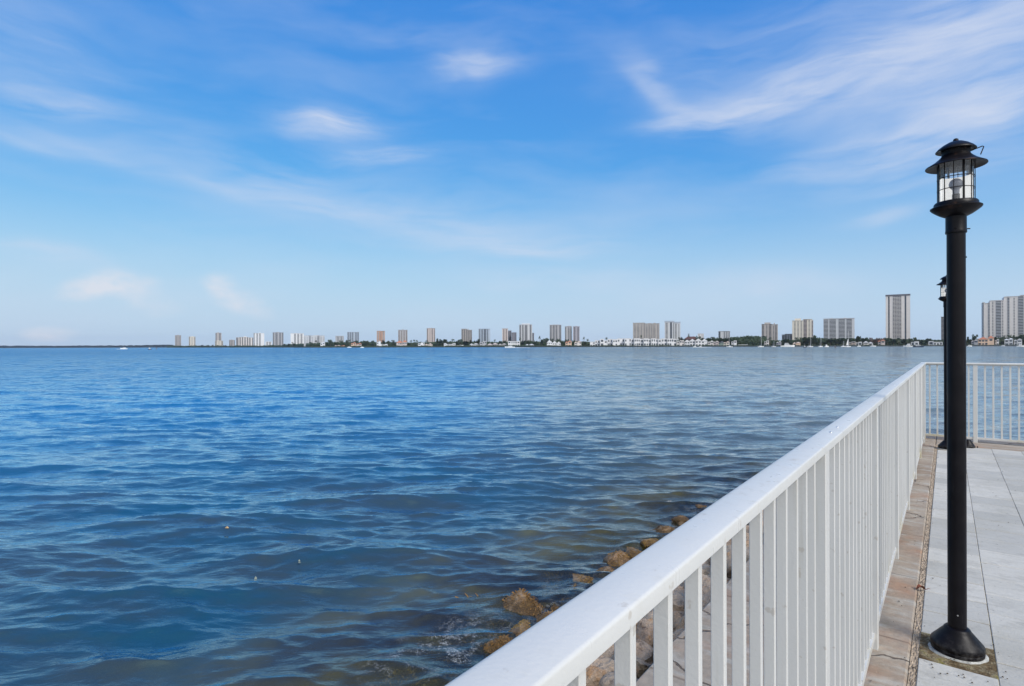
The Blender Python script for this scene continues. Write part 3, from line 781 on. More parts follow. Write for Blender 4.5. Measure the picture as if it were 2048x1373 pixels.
GAPS = [(1100, 1133, 'first'), (1133, 1220, 'second'), (1220, 1300, 'third'), (1300, 1362, 'fourth'), (1362, 1414, 'fifth'), (1414, 1459, 'sixth'), (1459, 1500, 'seventh')]
seen_lab = {}
def gaplabel(n, t_, z, ri, lab):
    v = WP(n, t_, z); px = 1024 + F * v.x / v.y; py = hor0(px) + F * (CAMZ - z) / v.y
    look = ['sun-bleached tan boulder', 'tan and orange boulder', 'rust flecked boulder', 'pale brown boulder', 'weed stained boulder', 'golden weedy boulder', 'small wedged stone'][ri]
    for a, c, nm in GAPS:
        if a <= px < c and 950 < py < 1500:
            s = f'{look} in the {nm} baluster gap from the left'
            seen_lab[s] = seen_lab.get(s, 0) + 1
            if seen_lab[s] > 1: s = f'{look}, {["second", "third", "fourth", "fifth", "sixth", "seventh", "eighth"][min(6, seen_lab[s] - 2)]} one, in the {nm} baluster gap from the left'
            return s
    return lab
def hor0(px): return HOR - ROLL * (px - 1024)
ROWS = [(-1.22, .17, -.30), (-1.50, .19, -.46), (-1.80, .19, -.62), (-2.10, .19, -.82), (-2.40, .18, -1.02), (-2.68, .16, -1.17)]
for ri, (n_, s_, z_) in enumerate(ROWS):
    tt = .9 + .1 * ri
    while tt < 8.6:
        s2 = s_ * rr.uniform(.72, 1.18)
        lab = ['sun-bleached tan boulder of the top row against the seawall cap', 'tan and orange boulder in the second row down from the cap',
               'rust flecked boulder in the third row down, middle of the bank', 'pale brown boulder in the fourth row down the bank', 'brown weed stained boulder one row above the waterline',
               'golden brown weed covered boulder right at the waterline'][ri]
        nn_ = n_ + rr.uniform(-.09, .09)
        rock(nn_, tt, z_ + rr.uniform(-.07, .06), s2, gaplabel(nn_, tt, z_, ri, lab), GR, rr)
        tt += s2 * rr.uniform(1.35, 1.75)
for k in range(46):                                # chock stones in the gaps
    n_ = rr.uniform(-2.5, -1.15); t_ = rr.uniform(1, 8); z_ = bankz(n_) + rr.uniform(.10, .2)
    rock(n_, t_, z_, rr.uniform(.07, .14), gaplabel(n_, t_, z_, 6, 'small tan stone wedged between larger boulders of the bank, behind the railing'), GR, rr)
# stones awash, each placed where the photo shows it
def on_water(px, py, z=SEA):
    yh = HOR - ROLL * (px - 1024); Z = F * (CAMZ - z) / (py - yh); X = (px - 1024) / F * Z
    return X * CN - Z * SN, X * SN + Z * CN
for (px, py, s_, dz, lab) in [
        (1046, 1210, .25, -.05, 'brown weedy boulder awash in foam left of the railing'),
        (1092, 1236, .15, -.04, 'grey-brown wet boulder awash beside the weedy one'),
        (1205, 1146, .17, -.05, 'rust brown weedy stone touching the rail right of the golden clump'),
        (1268, 1108, .13, -.01, 'rust brown stone at the rail between the orange and orange-brown ones'),
        (1166, 1162, .15, -.02, 'golden weed covered boulder poking out of the water above the rail'),
        (1232, 1126, .18, .0, 'rusty orange boulder at the water edge touching the rail'),
        (1150, 1180, .12, -.03, 'dark brown stone at the rail just below the golden clump'),
        (1112, 1214, .11, -.02, 'small brown stone at the rail above the grey-brown wet boulder'),
        (1360, 1040, .12, -.02, 'brown stone at the rail between the pale flat and the farthest round stone'),
        (1296, 1088, .13, .0, 'orange-brown stone at the water edge halfway up the rail'),
        (1328, 1060, .19, -.05, 'pale flat wet boulder at the water edge beside the rail'),
        (1400, 1016, .10, .0, 'smallest round pale stone sticking out of the water farthest along the rail'),
        (1004, 1290, .13, -.02, 'brown weedy boulder at the water edge low beside the rail'),
        (1040, 1262, .12, -.02, 'ochre weed covered stone wedged at the rail in the foam')]:
    n_, t_ = on_water(px, py); rock(n_, t_, SEA + dz, s_, lab, 'boulders awash at the water edge', rr, (1.2, .9, .62), .14)
for (px, py, s_, lab) in [(895, 1335, .55, 'largest olive boulder under water at the foot of the rail'), (915, 1262, .30, 'olive boulder under the foam streaks left of the weedy boulder'), (990, 1208, .40, 'yellowish boulder under water just left of the weedy awash boulder'),
        (1120, 1150, .38, 'yellow-green boulder under water left of the golden weed clump'), (1110, 1190, .33, 'olive boulder under water between the weedy boulder and the golden clump'), (1195, 1098, .42, 'large blurred yellow boulder under water halfway up the rail'),
        (1262, 1064, .3, 'yellowish boulder under water below the pale flat stone'), (790, 1364, .3, 'olive boulder under water farthest left, at the bottom edge')]:
    n_, t_ = on_water(px, py); rock(n_, t_, SEA - s_ * .74, s_, lab, 'submerged boulders off the bank', rr, (1.3, 1.0, .5))
# brown weed growing over the stones that sit in the water
M['weed'] = pbr('golden_brown_weed', (.20, .115, .03), .7, .3, var=.7, vscale=9, obj_random=.25)
WM = []
for i, me_ in enumerate(RM):
    g_ = random.Random(50 + i); b = MB(); vs_ = [v.co.copy() for v in me_.vertices]; ns_ = [v.normal.copy() for v in me_.vertices]
    for _ in range(900):
        k = g_.randrange(len(vs_)); p = vs_[k]; nrm = ns_[k]
        if math.sin(p.x * 3.1 + i) + math.cos(p.y * 3.7 + 2 * i) + math.sin(p.z * 4 + 1) > .75: continue
        out_ = (Vector((p.x, p.y, 0)).normalized() * .7 + Vector((g_.gauss(0, .5), g_.gauss(0, .5), -.25)) + nrm * .45).normalized()
        L_ = g_.uniform(.07, .21); w_ = g_.uniform(.010, .026); sd_ = out_.cross(nrm + Vector((.01, .02, .03))).normalized() * w_
        m_ = p + out_ * L_ * .5 + nrm * .03; e_ = p + out_ * L_ - Vector((0, 0, .05))
        b.add([p - sd_ - nrm * .01, p + sd_ - nrm * .01, m_ + sd_ * 1.1, e_ + sd_ * .4, e_ - sd_ * .4, m_ - sd_ * 1.1], [(0, 1, 2, 5), (5, 2, 3, 4)])
    me2 = bpy.data.meshes.new('seaweed'); me2.from_pydata(b.v, [], b.f); me2.materials.append(M['weed']); WM.append(me2)
for o in [o for o in C.objects if o.get('group') in ('boulders awash at the water edge', 'submerged boulders off the bank')]:
    w_ = bpy.data.objects.new('seaweed', WM[RM.index(o.data)]); C.objects.link(w_); w_.parent = o
# flotsam
def flot(px, py, s_, lab, mat):
    n_, t_ = on_water(px, py); b = MB(); pts = []
    for i in range(9):
        a = 6.28 * i / 9; r_ = s_ * rr.uniform(.6, 1.1); pts.append((r_ * math.cos(a), r_ * .7 * math.sin(a), rr.uniform(0, .01)))
    b.add(pts + [(0, 0, .03)], [(i, (i + 1) % 9, 9) for i in range(9)])
    b.add([(x, y, z - .015) for x, y, z in pts], [tuple(range(8, -1, -1))])
    tag(b.build('floating_leaf', mat, loc=WP(n_, t_, SEA + .035)), lab, 'floating leaf')
M['flo1'] = pbr('flotsam_tan', (.36, .24, .12), .6, .3, var=.4, vscale=30); M['flo2'] = pbr('flotsam_grey', (.22, .25, .21), .6, .3, var=.3, vscale=30)
flot(453, 1062, .036, 'tan leaf floating on the open water at left', M['flo1'])
flot(510, 1165, .020, 'pale grey leaf floating lowest on the water', M['flo2'])
flot(597, 1130, .014, 'tiny greenish leaf floating right of the pale grey one', M['flo2'])

#FAR#
# ================================================================== THE FAR SHORE
def hor(px): return HOR - ROLL * (px - 1024)
ZP = [(-900, 6500), (330, 6200), (334, 3900), (480, 3300), (560, 2500), (620, 1850), (900, 1650), (1100, 1500), (1300, 1350), (1500, 1250), (1700, 1180), (1900, 1120), (2200, 1060), (2900, 1000)]
def zs(px): return float(np.interp(px, [a[0] for a in ZP], [a[1] for a in ZP]))
GZ = .25
def place(px, Z): return (px - 1024) / F * Z, math.atan((px - 1024) / F)
def zat(px, py, Z): return CAMZ + (hor(px) - py) / F * Z
def wat(px0, px1, Z):
    return (px1 - px0) / F * Z * math.cos(math.atan(((px0 + px1) / 2 - 1024) / F))
# land sheets
M['land'] = pbr('shore_ground', (.05, .06, .04), .95, .1, var=.4, vscale=.05)
b = MB()
pp = [p for p in ZP if p[0] >= 334]
top = [((p - 1024) / F * z, z) for p, z in pp]; back = [(min(8700, (p - 1024) / F * 8500), 8500) for p, z in pp]
n = len(pp)
b.add([(x, y, GZ) for x, y in top] + [(x, y, GZ) for x, y in back] + [(x, y, -4) for x, y in top],
      [(i, i + 1, n + i + 1, n + i) for i in range(n - 1)] + [(2 * n + i, 2 * n + i + 1, i + 1, i) for i in range(n - 1)] + [(0, n, 2 * n)])
tag(b.build('land', M['land']), kind='structure')
b = MB(); xs = [(-1500 - 1024) / F * 6300, (360 - 1024) / F * 6300]
b.box(xs[0], xs[1], 6300, 8200, -4, GZ)
tag(b.build('distant_land', M['land']), kind='structure')
M['seawall'] = pbr('far_seawall_stone', (.055, .06, .07), .9, .2, var=.4, vscale=.3)
b = MB()
sp = [p for p in ZP if p[0] >= 480]
for (p0_, z0_), (p1_, z1_) in zip(sp, sp[1:]):
    x0_, x1_ = (p0_ - 1024) / F * z0_, (p1_ - 1024) / F * z1_
    b.add([(x0_, z0_ - 1.2, -3), (x1_, z1_ - 1.2, -3), (x1_, z1_ - 1.2, GZ + .35), (x0_, z0_ - 1.2, GZ + .35), (x0_, z0_ - .3, GZ + .35), (x1_, z1_ - .3, GZ + .35), (x1_, z1_ - .3, -3), (x0_, z0_ - .3, -3)],
          [(0, 1, 2, 3), (3, 2, 5, 4), (4, 5, 6, 7)])
tag(b.build('seawall', M['seawall']), 'long low grey seawall along the waterline of the far shore', 'seawall')

# ---- palette
PAL = {}
def pal(name, col, **kw):
    if name not in PAL: PAL[name] = pbr("paint_" + name, tuple(min(.8, q * 1.08) for q in col), kw.get('rough', .8), .25, var=.05, vscale=.15)
    return PAL[name]
pal('taupe', (.35, .325, .31)); pal('cream', (.55, .51, .44)); pal('white', (.60, .60, .61)); pal('bluegrey', (.34, .39, .46)); pal('pink', (.46, .40, .38))
pal('dark', (.20, .20, .23)); pal('grey', (.35, .35, .365)); pal('lightgrey', (.47, .48, .50)); pal('brick', (.38, .24, .18)); pal('slate', (.12, .12, .14)); pal('terracotta', (.36, .15, .09)); pal('palebeige', (.58, .545, .52))
pal('maroon', (.09, .045, .04)); pal('peach', (.62, .45, .33)); pal('tanroof', (.42, .34, .29)); pal('mauve', (.33, .32, .36)); pal('green', (.24, .30, .26))
def far_glass():
    m, t, out = material('far_window_glass')
    b = t.new('ShaderNodeBsdfPrincipled'); tc = t.new('ShaderNodeTexCoord').outputs['Object']
    t.put(b.inputs['Base Color'], t.mix(t.mapr(t.noise(tc, .35, 3), .35, .65), (.035, .045, .06), (.10, .11, .13))); b.inputs['Roughness'].default_value = .25; b.inputs['Specular IOR Level'].default_value = .5
    t.l.new(b.outputs[0], out.inputs[0]); return m
M['fglass'] = far_glass()

def tower(x0, x1, ytop, bays, wall, label, zoff=150, pent=(), steps=None, roof=None, side=True, yaw=0.0, fl=3.1, ybase=None, Z=None, slabcol=None):
    """bays: list of (relative width, kind) with kind w wall, b balconies, g glazing, n window column"""
    pc = (x0 + x1) / 2; Z = Z or zs(pc) + zoff + (160 if pc < 620 else 0)
    X, th = place(pc, Z); Wd = wat(x0, x1, Z); H = zat(pc, ytop, Z) - GZ
    D = max(14, Wd * .55)
    root = empty('apartment_tower', (X, Z, GZ), -th + yaw); tag(root, label, 'tower', 'apartment towers along the far shore')
    wm = pal(wall, None) if wall in PAL else PAL['grey']; sm = PAL[slabcol] if slabcol else wm
    tot_ = sum(a for a, _ in bays); x = -Wd / 2
    hs_ = steps or [(0, 1, 0)]         # (f0, f1, lower by px)
    def hgt(xc):
        f = (xc + Wd / 2) / Wd
        for f0, f1, d in hs_:
            if f0 <= f <= f1: return H - d / F * Z
        return H
    w = MB()
    for f0, f1, d in hs_:
        w.box(-Wd / 2 + Wd * f0 + (.01 if f0 else 0), -Wd / 2 + Wd * f1, 0, D, -.3, H - d / F * Z)
    pieces = []
    for rw, kd in bays:
        bw = Wd * rw / tot_; xa, xb = x, x + bw; x = xb; h = hgt((xa + xb) / 2)
        if kd in 'wn': w.box(xa + .02, xb - .02, -.9, -.01, -.3, h + .4)
        nf = int((h - 4) / fl)
        if kd == 'b':
            g_ = MB(); g_.box(xa + .3, xb - .3, -.12, -.02, 3.2, h - .9); pieces.append(('glazing', g_, M['fglass']))
            s_ = MB()
            for k in range(nf + 1):
                z = 3.6 + k * fl
                if z + .9 < h: s_.box(xa + .05, xb - .05, -1.5, -.13, z, z + (1.15 if bw > 2.5 else .9))
            pieces.append(('balcony_stack', s_, sm))
        elif kd == 'g':
            g_ = MB(); g_.box(xa + .1, xb - .1, -.35, -.02, 2.5, h - .6); pieces.append(('glazing', g_, M['fglass']))
        elif kd == 'n':
            s_ = MB(); nw = max(1, round(bw / 3.6)); cw = bw / nw
            for k in range(nf):
                z = 4.6 + k * fl
                if z + 1.9 > h: break
                for q in range(nw):
                    c_ = xa + cw * (q + .5); s_.box(c_ - cw * .27, c_ + cw * .27, -1.0, -.89, z, z + 1.6)
            pieces.append(('window_column', s_, M['fglass']))
    w.build('wall', wm, root)
    for nm, mb, mt in pieces:
        if mb.v: mb.build(nm, mt, root)
    if side:                       # window columns on both flanks
        for sx in (-1, 1):
            s_ = MB(); h = hgt(sx * Wd * .49); nw = max(2, int(D / 6))
            for k in range(int((h - 6) / fl)):
                for q in range(nw):
                    y = D * (q + .5) / nw; xx = sx * Wd / 2
                    s_.box(min(xx, xx + sx * .1) + (0.005 if sx > 0 else 0), max(xx, xx + sx * .1), y - 1.1, y + 1.1, 4.6 + k * fl, 6.2 + k * fl)
            if s_.v: s_.build('window_column', M['fglass'], root)
    r_ = MB()
    for f0, f1, d in hs_:
        h = H - d / F * Z; xa, xb = -Wd / 2 + Wd * f0 - (.5 if not f0 else -.05), -Wd / 2 + Wd * f1 + (.5 if f1 == 1 else 0)
        rh = 1.1 if not roof else 4.0
        r_.box(xa, xb, -1.6, D + .4, h + .42, h + rh)
    r_.build('roof', PAL[roof] if roof else wm, root)
    for f0, f1, dy in (pent or [(.3, .48, 1.0), (.6, .68, .8)] if Wd > 14 else pent):
        p_ = MB(); p_.box(-Wd / 2 + Wd * f0, -Wd / 2 + Wd * f1, D * .3, D * .7, H + .5 - (5 if steps else 0), H + dy / F * Z); p_.build('penthouse', wm, root)
    return root
def pat(s):
    """'w1 b.6 ...' -> bays"""
    return [(float(a[1:] or 1), a[0]) for a in s.split()]
TW = [
 (350, 362.3, 671.2, 'w.5 b1 w.8 b.6 w.9 b1 w.5', 'taupe', 'slim taupe tower standing leftmost of the whole skyline', dict(zoff=120, pent=[(.35, .65, 1)])),
 (377.7, 391, 674, 'b1 w.7 n1.4 w.7 b1', 'cream', 'slim cream tower with a pale centre, second from the left', dict(zoff=120, pent=[(.4, .7, 1)])),
 (431, 443, 666.4, 'b.8 w.6 w.9 b1 w.5', 'taupe', 'tall narrow grey-taupe tower behind a stubby cream block', dict(zoff=170, pent=[(.3, .6, 1.1)])),
 (430, 446.2, 682.2, 'b1 w.4 n1.6 w.4 b1', 'cream', 'stubby cream block at the foot of the tall narrow taupe tower', dict(zoff=100)),
 (458.5, 469.6, 680.6, 'b1 w.6 b1 w1 b.8', 'taupe', 'short taupe apartment block at the left end of the long stepped block', dict(zoff=120, pent=[(.3, .6, 1)])),
 (472.4, 506.7, 674.8, 'b1.6 w.6 b1 w.6 b1 w.7 b1 w.7 b1 w.6 b1 w1 b.8', 'palebeige', 'long stepped beige block with many brown balcony strips', dict(zoff=120, steps=[(0, .22, .8), (.22, .72, 0), (.72, 1, .9)], pent=[(.45, .6, 1.6)], slabcol='taupe')),
 (507.3, 528.8, 667, 'b.8 w1 b1.1 w.7 b1.1 w1.4 w1', 'white', 'bright white tower with two dark balcony strips rising above the long beige block', dict(zoff=100, pent=[(.5, .65, 1.5)])),
 (531, 543.6, 684, 'w.5 b1 w.5 b1 w.5', 'white', 'very low white block between the bright white tower and the dark striped grey one', dict(zoff=120)),
 (545.6, 567, 665.8, 'b1 w.7 b1.6 w1 b1.3 w.6 b1', 'grey', 'grey tower with a dark central strip left of the white striped building', dict(zoff=120, pent=[(.35, .6, 1.4)])),
 (581.2, 607.8, 667.6, 'w1.2 w.8 b1.2 w.7 b1.2 w.7 b1.2 w.8', 'white', 'white building with bold vertical dark stripes above low trees', dict(zoff=110)),
 (607.8, 649.3, 672, 'n1 w.3 n1 w.3 b1 w.3 n1 w.6 n1 w.3 b1.3 w.3 n1 w.3 n1', 'lightgrey', 'long pale grey gridded building attached right of the white striped one', dict(zoff=160, steps=[(0, .42, 0), (.42, 1, 0)], pent=[(.5, .72, 1.4)])),
 (671, 687.8, 672.8, 'n1 b1 n1 b1 n1', 'lightgrey', 'low pale grey block standing behind trees, shortest in this part', dict(zoff=170)),
 (694.8, 718, 665, 'b1 w.3 b1 w.3 b1 w.5 w.5 b1 w.3 b1', 'bluegrey', 'wide blue-grey gridded tower between the low pale block and the orange striped tower', dict(zoff=160, pent=[(.35, .5, 1)])),
 (753.7, 769.7, 663, 'w.6 b1 w.6 n1.3 w1 b1 w.6', 'brick', 'tower with orange-brown vertical stripes above a white house', dict(zoff=160, slabcol='palebeige')),
 (796.6, 815, 660.8, 'b1 w.6 b.8 w.7 b.8 w.6 b1', 'grey', 'grey striped tower rising behind the red roofed house', dict(zoff=160, pent=[(.4, .62, 1.5)], slabcol='pink')),
 (853.6, 870.4, 657.6, 'b1 w.6 n1 w.5 b1 w.6 b.8', 'pink', 'rounded top pinkish tower, last of the evenly spaced left towers', dict(zoff=170, pent=[(.2, .7, 1.1)])),
 (923, 944, 658.7, 'b1 w.3 b1 w.4 b.9 w.3 b1 w.3 b1', 'taupe', 'grey-brown tower stepped down to the right above dark trees', dict(zoff=170, steps=[(0, .52, 0), (.52, 1, 2.2)])),
 (957.4, 980.5, 658.6, 'b1 w.4 b1.3 w.4 g1 w.4 b1 w.4 w.7', 'bluegrey', 'light blue-grey tower with pale right edge, reaching down between the trees', dict(zoff=150)),
 (1004.5, 1015.9, 658.2, 'w.6 b.7 w.8 b.7 w.6', 'pink', 'slim pinkish tower left of two darker blocks', dict(zoff=170)),
 (1016.4, 1022.9, 662.3, 'b1 w.4 b1', 'dark', 'narrow dark block squeezed between the slim pinkish tower and the dark square one', dict(zoff=190)),
 (1023.2, 1033, 666, 'n1 w.2 n1 w.2 n1', 'dark', 'dark square block right of the slim pinkish tower', dict(zoff=170)),
 (1038.8, 1064.5, 650.2, 'b1 w.5 b.9 w.5 b1.6 w.7 w.5 b1 w.4', 'lightgrey', 'broad tall grey tower with a rounded crown, tallest in the centre', dict(zoff=170, pent=[(.18, .82, 3)], slabcol='grey')),
 (1064.7, 1068.2, 667, 'b1 w.4', 'dark', 'sliver of a dark block on the right flank of the broad tall tower', dict(zoff=200, side=False)),
 (1099.6, 1122.7, 650.8, 'b1.1 w.6 b1.1 w.5 b1 w.6 w.4 b1.2', 'grey', 'tall grey tower with a dark upper centre, left of the twin slim towers', dict(zoff=190, pent=[(.25, .75, 1.4)])),
 (1130, 1143.5, 654, 'b.8 w.6 w.6 b.8 w.7 b.8', 'grey', 'left one of the twin slim grey towers', dict(zoff=200, pent=[(.35, .95, 1.8)])),
 (1146, 1159.3, 654, 'w.5 b.9 w.5 w.5 b.9 w.4', 'mauve', 'right one of the twin slim grey towers', dict(zoff=200, pent=[(.35, .62, 1.6)])),
 (1266, 1318.9, 646.6, 'w.5 b1 w.5 b1.2 w.6 b.8 w.5 n1 w.2 b1 w.2 n1 w.2 b1 w.3 b1.2 w.7 n.8 w.4', 'taupe', 'massive beige-brown block with many balconies behind the white townhouses', dict(zoff=190, steps=[(0, .45, 0), (.45, 1, 1.6)], pent=[(.55, .7, 0), (.78, .86, .6)], slabcol='palebeige')),
 (1329.4, 1360.8, 645, 'w.5 b1.2 w.5 w.7 g1 w.6 b.5 w.5 b1 w.6 n1 w.3', 'lightgrey', 'pale blue and white glass tower right of the massive beige block', dict(zoff=190, steps=[(0, .63, 0), (.63, 1, 2)], roof='bluegrey', slabcol='white')),
 (1395.5, 1407.6, 668.4, 'n1 w.4 n1', 'white', 'small white block peeping over trees behind the dark red roof', dict(zoff=230)),
 (1437, 1460, 663.4, 'g1 w.8 w.8 b.8 w.4 b.8 w.4 b.8', 'lightgrey', 'low pale block alone above the woods, left part bluish', dict(zoff=320, pent=[(.55, .85, 1)])),
 (1523.4, 1555.7, 649.2, 'b1.1 w.8 n1 w.6 b1.1 w.5 n1 w.3 b.7 w.5', 'taupe', 'taupe tower with two dark vertical strips at the right end of the woods', dict(zoff=170, steps=[(0, .65, 0), (.65, 1, 1)], pent=[(.17, .55, 4), (.75, .82, 3)])),
 (1563.8, 1584.7, 669, 'b1 w.2 b1 w.2 n1 w.2 b1', 'grey', 'low grey gridded block attached left of the cream tower', dict(zoff=190, steps=[(0, .35, 1.2), (.35, 1, 0)])),
 (1584.4, 1626.4, 642, 'w.6 n1 w.3 n1 w.3 n1 w.4 b1.4 w.4 n1 w.5 b.6', 'cream', 'cream apartment tower with a raised flat crown left of the wide glass block', dict(zoff=150, steps=[(0, .52, 0), (.52, .95, -2.2), (.95, 1, 0)], pent=[(.12, .42, 5)], slabcol='pink')),
 (1646.8, 1708.8, 638, 'b1.5 w.35 b2.1 w.8 b2 w.45 b1.7 w.4 w.4', 'lightgrey', 'wide low-rise white tower of blue-green glass balconies between pale piers', dict(zoff=150, pent=[(.22, .3, 2), (.65, .74, 2.4)])),
 (1771.4, 1820.4, 592.6, 'w.7 g.45 w.9 b.5 b.5 b.5 b.5 b.5 w.5 w.4 g.5 w.6 w.5', 'palebeige', 'tallest white tower with dark cap and two dark vertical strips, standing alone', dict(zoff=170, roof='slate', slabcol='palebeige')),
 (1882.3, 1903, 634.5, 'b1 w.5 n1 w.5 b1', 'taupe', 'tower almost hidden behind the two lamp posts', dict(zoff=260)),
 (1963.5, 2112, 605, 'b.4 w1.6 b.7 w.6 n1 w.6 b2.1 n1 w1.3 b.8 w1.2 n1 w.9 b2 w.2 b1.4 w.2 b1 w1 n1 w1 b2 w1 b2 w1', 'palebeige', 'huge pale apartment slab cut by the right edge of the picture', dict(zoff=120, steps=[(0, .03, -1.5), (.03, .1, 0), (.1, .30, 3.2 - 8), (.30, .52, -11.5), (.52, 1, -13)], fl=3.3, slabcol='lightgrey', yaw=R(4))),
]
for x0, x1, yt, bs, wl, lab, kw in TW:
    tower(x0, x1, yt, pat(bs), wl, lab, **kw)

# ---- waterfront houses
M['fwin'] = M['fglass']
def house(x0, x1, yt, wall, label, style='flat', roof='white', zoff=14, seed=0, storeys=2, blocks=None, cat='house', yb=None):
    rr_ = random.Random(seed + int(x0)); pc = (x0 + x1) / 2; Z = zs(pc) + zoff
    X, th = place(pc, Z); Wd = wat(x0, x1, Z); H = zat(pc, yt, Z) - GZ
    H = max(H, 3.6); D = max(10, min(16, Wd * .6))
    root = empty('waterfront_house', (X, Z, GZ), -th); tag(root, label, cat, 'houses along the far waterfront')
    rh = 0 if style == 'flat' else min(H * .34, Wd * .2)
    hw = H - rh
    blocks = blocks or [(0, .42, .82, 0), (.42, 1, 1, 1.5)]
    wmb = MB(); wins = []
    for k, (f0, f1, hf, prot) in enumerate(blocks):
        xa, xb = -Wd / 2 + Wd * f0 + (.01 if k else 0), -Wd / 2 + Wd * f1; h = hw * hf; ya = -prot - .02 * k
        wmb.box(xa, xb, ya, D, -.3, h)
        st_ = max(1, min(storeys, int(h / 3.0))); nw = max(1, int((xb - xa) / 4.6))
        for s_ in range(st_):
            for q in range(nw):
                cw = (xb - xa) / nw; c_ = xa + cw * (q + .5); z = h * (s_ + .26) / st_; wh = h / st_ * rr_.uniform(.42, .58); ww = cw * rr_.uniform(.24, .38)
                if rr_.random() < .88: wins.append((c_ - ww, c_ + ww, ya, z, z + wh))
        rm = MB()
        if style == 'flat':
            rm.box(xa - .3, xb + .3, ya - .5, D + .3, h + .003, h + .55)
        elif style == 'hip':
            e = .9; x_0, x_1, y_0, y_1 = xa - e, xb + e, ya - e, D + e; ins = min((x_1 - x_0), (y_1 - y_0)) * .5 - .2; zz = h + .01
            rm.add([(x_0, y_0, zz), (x_1, y_0, zz), (x_1, y_1, zz), (x_0, y_1, zz), (x_0 + ins, y_0 + ins, zz + rh), (x_1 - ins, y_0 + ins, zz + rh), (x_1 - ins, y_1 - ins, zz + rh), (x_0 + ins, y_1 - ins, zz + rh)],
                   [(0, 1, 5, 4), (1, 2, 6, 5), (2, 3, 7, 6), (3, 0, 4, 7), (4, 5, 6, 7), (3, 2, 1, 0)])
        else:
            e = .8; x_0, x_1 = xa - e, xb + e; xm = (xa + xb) / 2; zz = h + .01
            rm.add([(x_0, ya - e, zz), (x_1, ya - e, zz), (xm, ya - e, zz + rh), (x_0, D + e, zz), (x_1, D + e, zz), (xm, D + e, zz + rh)], [(0, 1, 2), (5, 4, 3), (0, 2, 5, 3), (1, 4, 5, 2), (0, 3, 4, 1)])
        rm.build('roof', PAL[roof], root)
    wmb.build('wall', PAL[wall], root)
    for (a_, c_, y, z0_, z1_) in wins:
        wb = MB(); wb.box(a_, c_, y - .12, y - .01, z0_, z1_); wb.build('window', M['fwin'], root)
    return root
